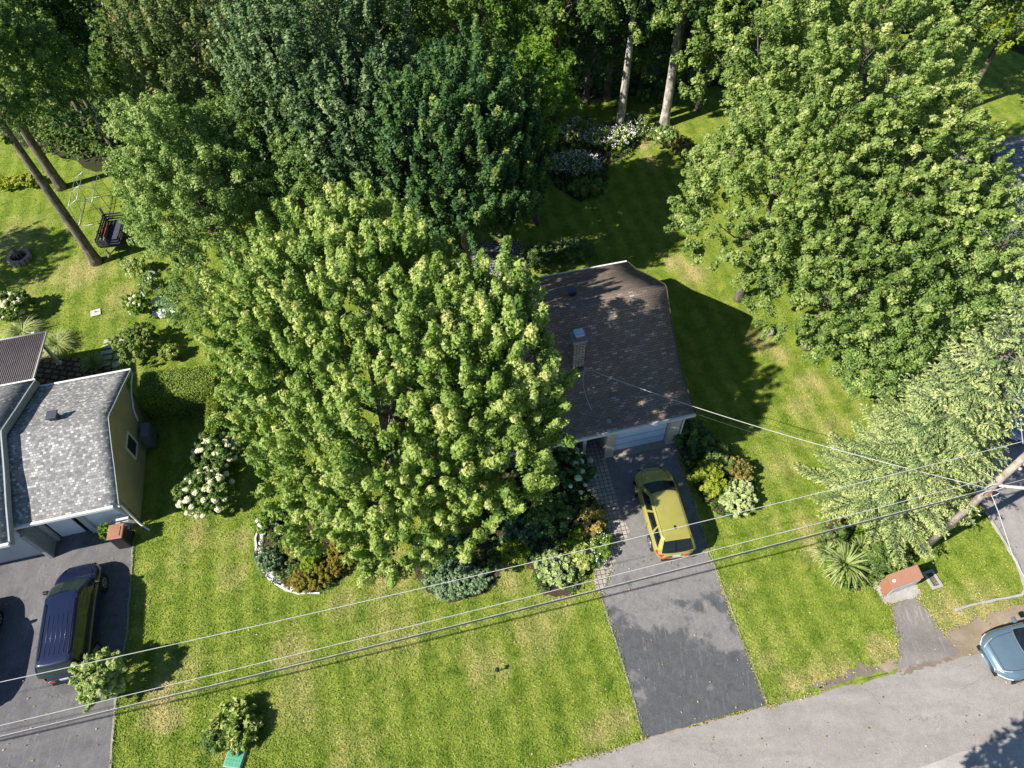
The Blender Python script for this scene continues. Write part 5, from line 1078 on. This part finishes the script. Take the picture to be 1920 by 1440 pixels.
# bare metal gazebo frame
p = G(180, 395); GF = empty('metal_frame', (p.x, p.y, 0), R(100), 'bare pale tube frame of a garden swing beside the trailer', 'frame')
TUBE = plain('pale_tube_metal', (.42, .46, .44), .4, metal=.5); Lf, Wf, Hf = 2.6, 1.6, 1.9
for sx in (-1, 1):
    MB().tube([(sx*Lf/2, -Wf/2, 0), (sx*Lf/2, -Wf/2+.15, Hf*.8), (sx*Lf/2, 0, Hf), (sx*Lf/2, Wf/2-.15, Hf*.8), (sx*Lf/2, Wf/2, 0)], .022, 6).build('hoop', TUBE, GF)
    MB().tube([(sx*Lf/2, -Wf/2, .03), (sx*Lf/2, Wf/2, .03)], .02, 6).build('foot_bar', TUBE, GF)
MB().tube([(0, -Wf/2, 0), (0, -Wf/2+.15, Hf*.8), (0, 0, Hf), (0, Wf/2-.15, Hf*.8), (0, Wf/2, 0)], .022, 6).build('hoop', TUBE, GF)
for y, z in ((-Wf/2, .05), (Wf/2, .05), (0, Hf), (-Wf/2+.15, Hf*.8), (Wf/2-.15, Hf*.8)): MB().tube([(-Lf/2, y, z), (Lf/2, y, z)], .018, 6).build('ridge_bar', TUBE, GF)

# ------------------------------------------------------------------ utility pole and wires
pb = G(1725, 1034); UP = empty('utility_pole', (pb.x, pb.y, 0), 0, 'weathered wooden utility pole in front of the spruce', 'utility pole')
MB().tube([(0, 0, -.1), (0, 0, 5), (0, 0, 10.8)], [.150, .13, .105], 14).build('pole', bark('pole_wood', (.25, .215, .175), (.44, .39, .33), 14), UP)
for k, zz in enumerate((5.55, 5.9)):
    pts = [(-.1+.30*math.cos(a), -.22+.06*k, zz+.24*math.sin(a)) for a in np.linspace(0, 6.283, 18)]; MB().tube(pts, .014, 6, False).build('cable_coil', WIREM, UP)
MB().tube([(.08, -.1, 5.9), (.5, -.45, 6.35), (1.1, -1.0, 6.55), (1.9, -1.7, 6.5)], .045, 10).build('lamp_arm', WHITE, UP)
MB().box((2.1, -1.87, 6.45), (.62, .26, .14), rz=-.73, bev=.05).build('lamp_head', plain('lamp_grey', (.5, .52, .54), .4), UP)
MB().tube([(0, -.17, 5.25), (0, -.17, 5.5)], .03, 8).box((-.03, -.2, 5.35), (.09, .08, .12), bev=.02).build('cable_clamp', plain('orange_red', (.34, .10, .06), .6), UP)
for k in range(3): MB().lathe((0, -.2, 7.2+k*.28), [(.001, 0), (.045, 0), (.05, .05), (.045, .1), (.001, .1)]).build('insulator', plain('insulator_grey', (.4,)*3, .3), UP)
MB().tube([(.12, .05, .1), (.11, .05, 5.3)], .02, 6).build('ground_wire_guard', plain('guard_grey', (.4, .4, .4), .6), UP)
def wire(name, label, pts, r, mat, cat='power line', hint=None):
    pts = [Vector(p) for p in pts]
    o0 = pts[0].copy(); return tag(MB().tube([p-o0 for p in pts], r, 6).build(name, mat, loc=o0), label, cat)
def from_px(pl): return [G(x, y, z) for x, y, z in pl]
def smooth_px(pl, n=40):
    xs = [p[0] for p in pl]; X = np.linspace(xs[0], xs[-1], n); co1 = np.polyfit(xs, [p[1] for p in pl], min(2, len(pl)-1)); co2 = np.polyfit(xs, [p[2] for p in pl], min(2, len(pl)-1))
    return [G(x, float(np.polyval(co1, x)), float(np.polyval(co2, x))) for x in X]
def ext(P, k0=12., k1=12.):
    d0 = (P[0]-P[1]).normalized(); d1 = (P[-1]-P[-2]).normalized(); return [P[0]+d0*k0+Vector((0, 0, .4))]+P+[P[-1]+d1*k1]
wire('power_line', 'topmost thin bright wire crossing over the hatchback', ext(smooth_px([(0, 1279, 6.9), (640, 1137, 6.9), (1280, 987, 7.4), (1920, 827, 8.0)])), .011, WIREM)
wire('power_line', 'middle wire passing just behind the hatchback', ext(smooth_px([(0, 1360, 4.7), (640, 1207, 4.9), (1280, 1045, 5.4), (1848, 900, 6.0)]), 12, 14), .011, WIREM)
wC = ext(smooth_px([(0, 1383.5, 3.9), (640, 1227, 4.35), (1280, 1068, 4.9), (1848, 920, 5.4)]), 12, 14)
wire('telephone_cable', 'thick dark cable, lowest of the lines along the street', wC, .023, WIRED, 'cable')
wire('telephone_cable', 'pale wire lashed just above the lowest dark cable', [p+Vector((0, .0, .14)) for p in wC], .009, WIREM, 'cable')
mw = HA.matrix_world if False else Matrix.Translation(HA.location) @ Matrix.Rotation(HA.rotation_euler.z, 4, 'Z')
M0 = mw @ Vector((mp_.x+.06, mp_.y-.06, MZ)); P0 = Vector((pb.x-.1, pb.y-.15, 5.75))
for k, (dz, sg_, lab) in enumerate(((0, .45, 'pale service wire from the chimney mast to the utility pole'), (-.12, .8, 'lower service wire sagging from the house to the utility pole'))):
    pts = [M0.lerp(P0, t)+Vector((0, 0, dz*4*t*(1-t)-sg_*4*t*(1-t))) for t in np.linspace(0, 1, 24)]
    wire('service_wire', lab, pts, .014 if k == 0 else .008, WIREM if k == 0 else WIRED, 'cable')
wire('service_wire', 'drop wire from the pole towards the lower right corner', [P0+Vector((.1, 0, -.3)), G(1872, 960, 5.1), G(1899, 1042, 4.6), G(1925, 1090, 4.4), G(1990, 1230, 4.2)], .014, WIREM, 'cable')
wire('service_wire', 'thin wire above the parked cars at the right edge', [G(1918, 832, 7.6), G(1912, 775, 6.9), G(1904, 715, 6.2), G(1880, 560, 5.2)], .012, WIREM, 'cable')
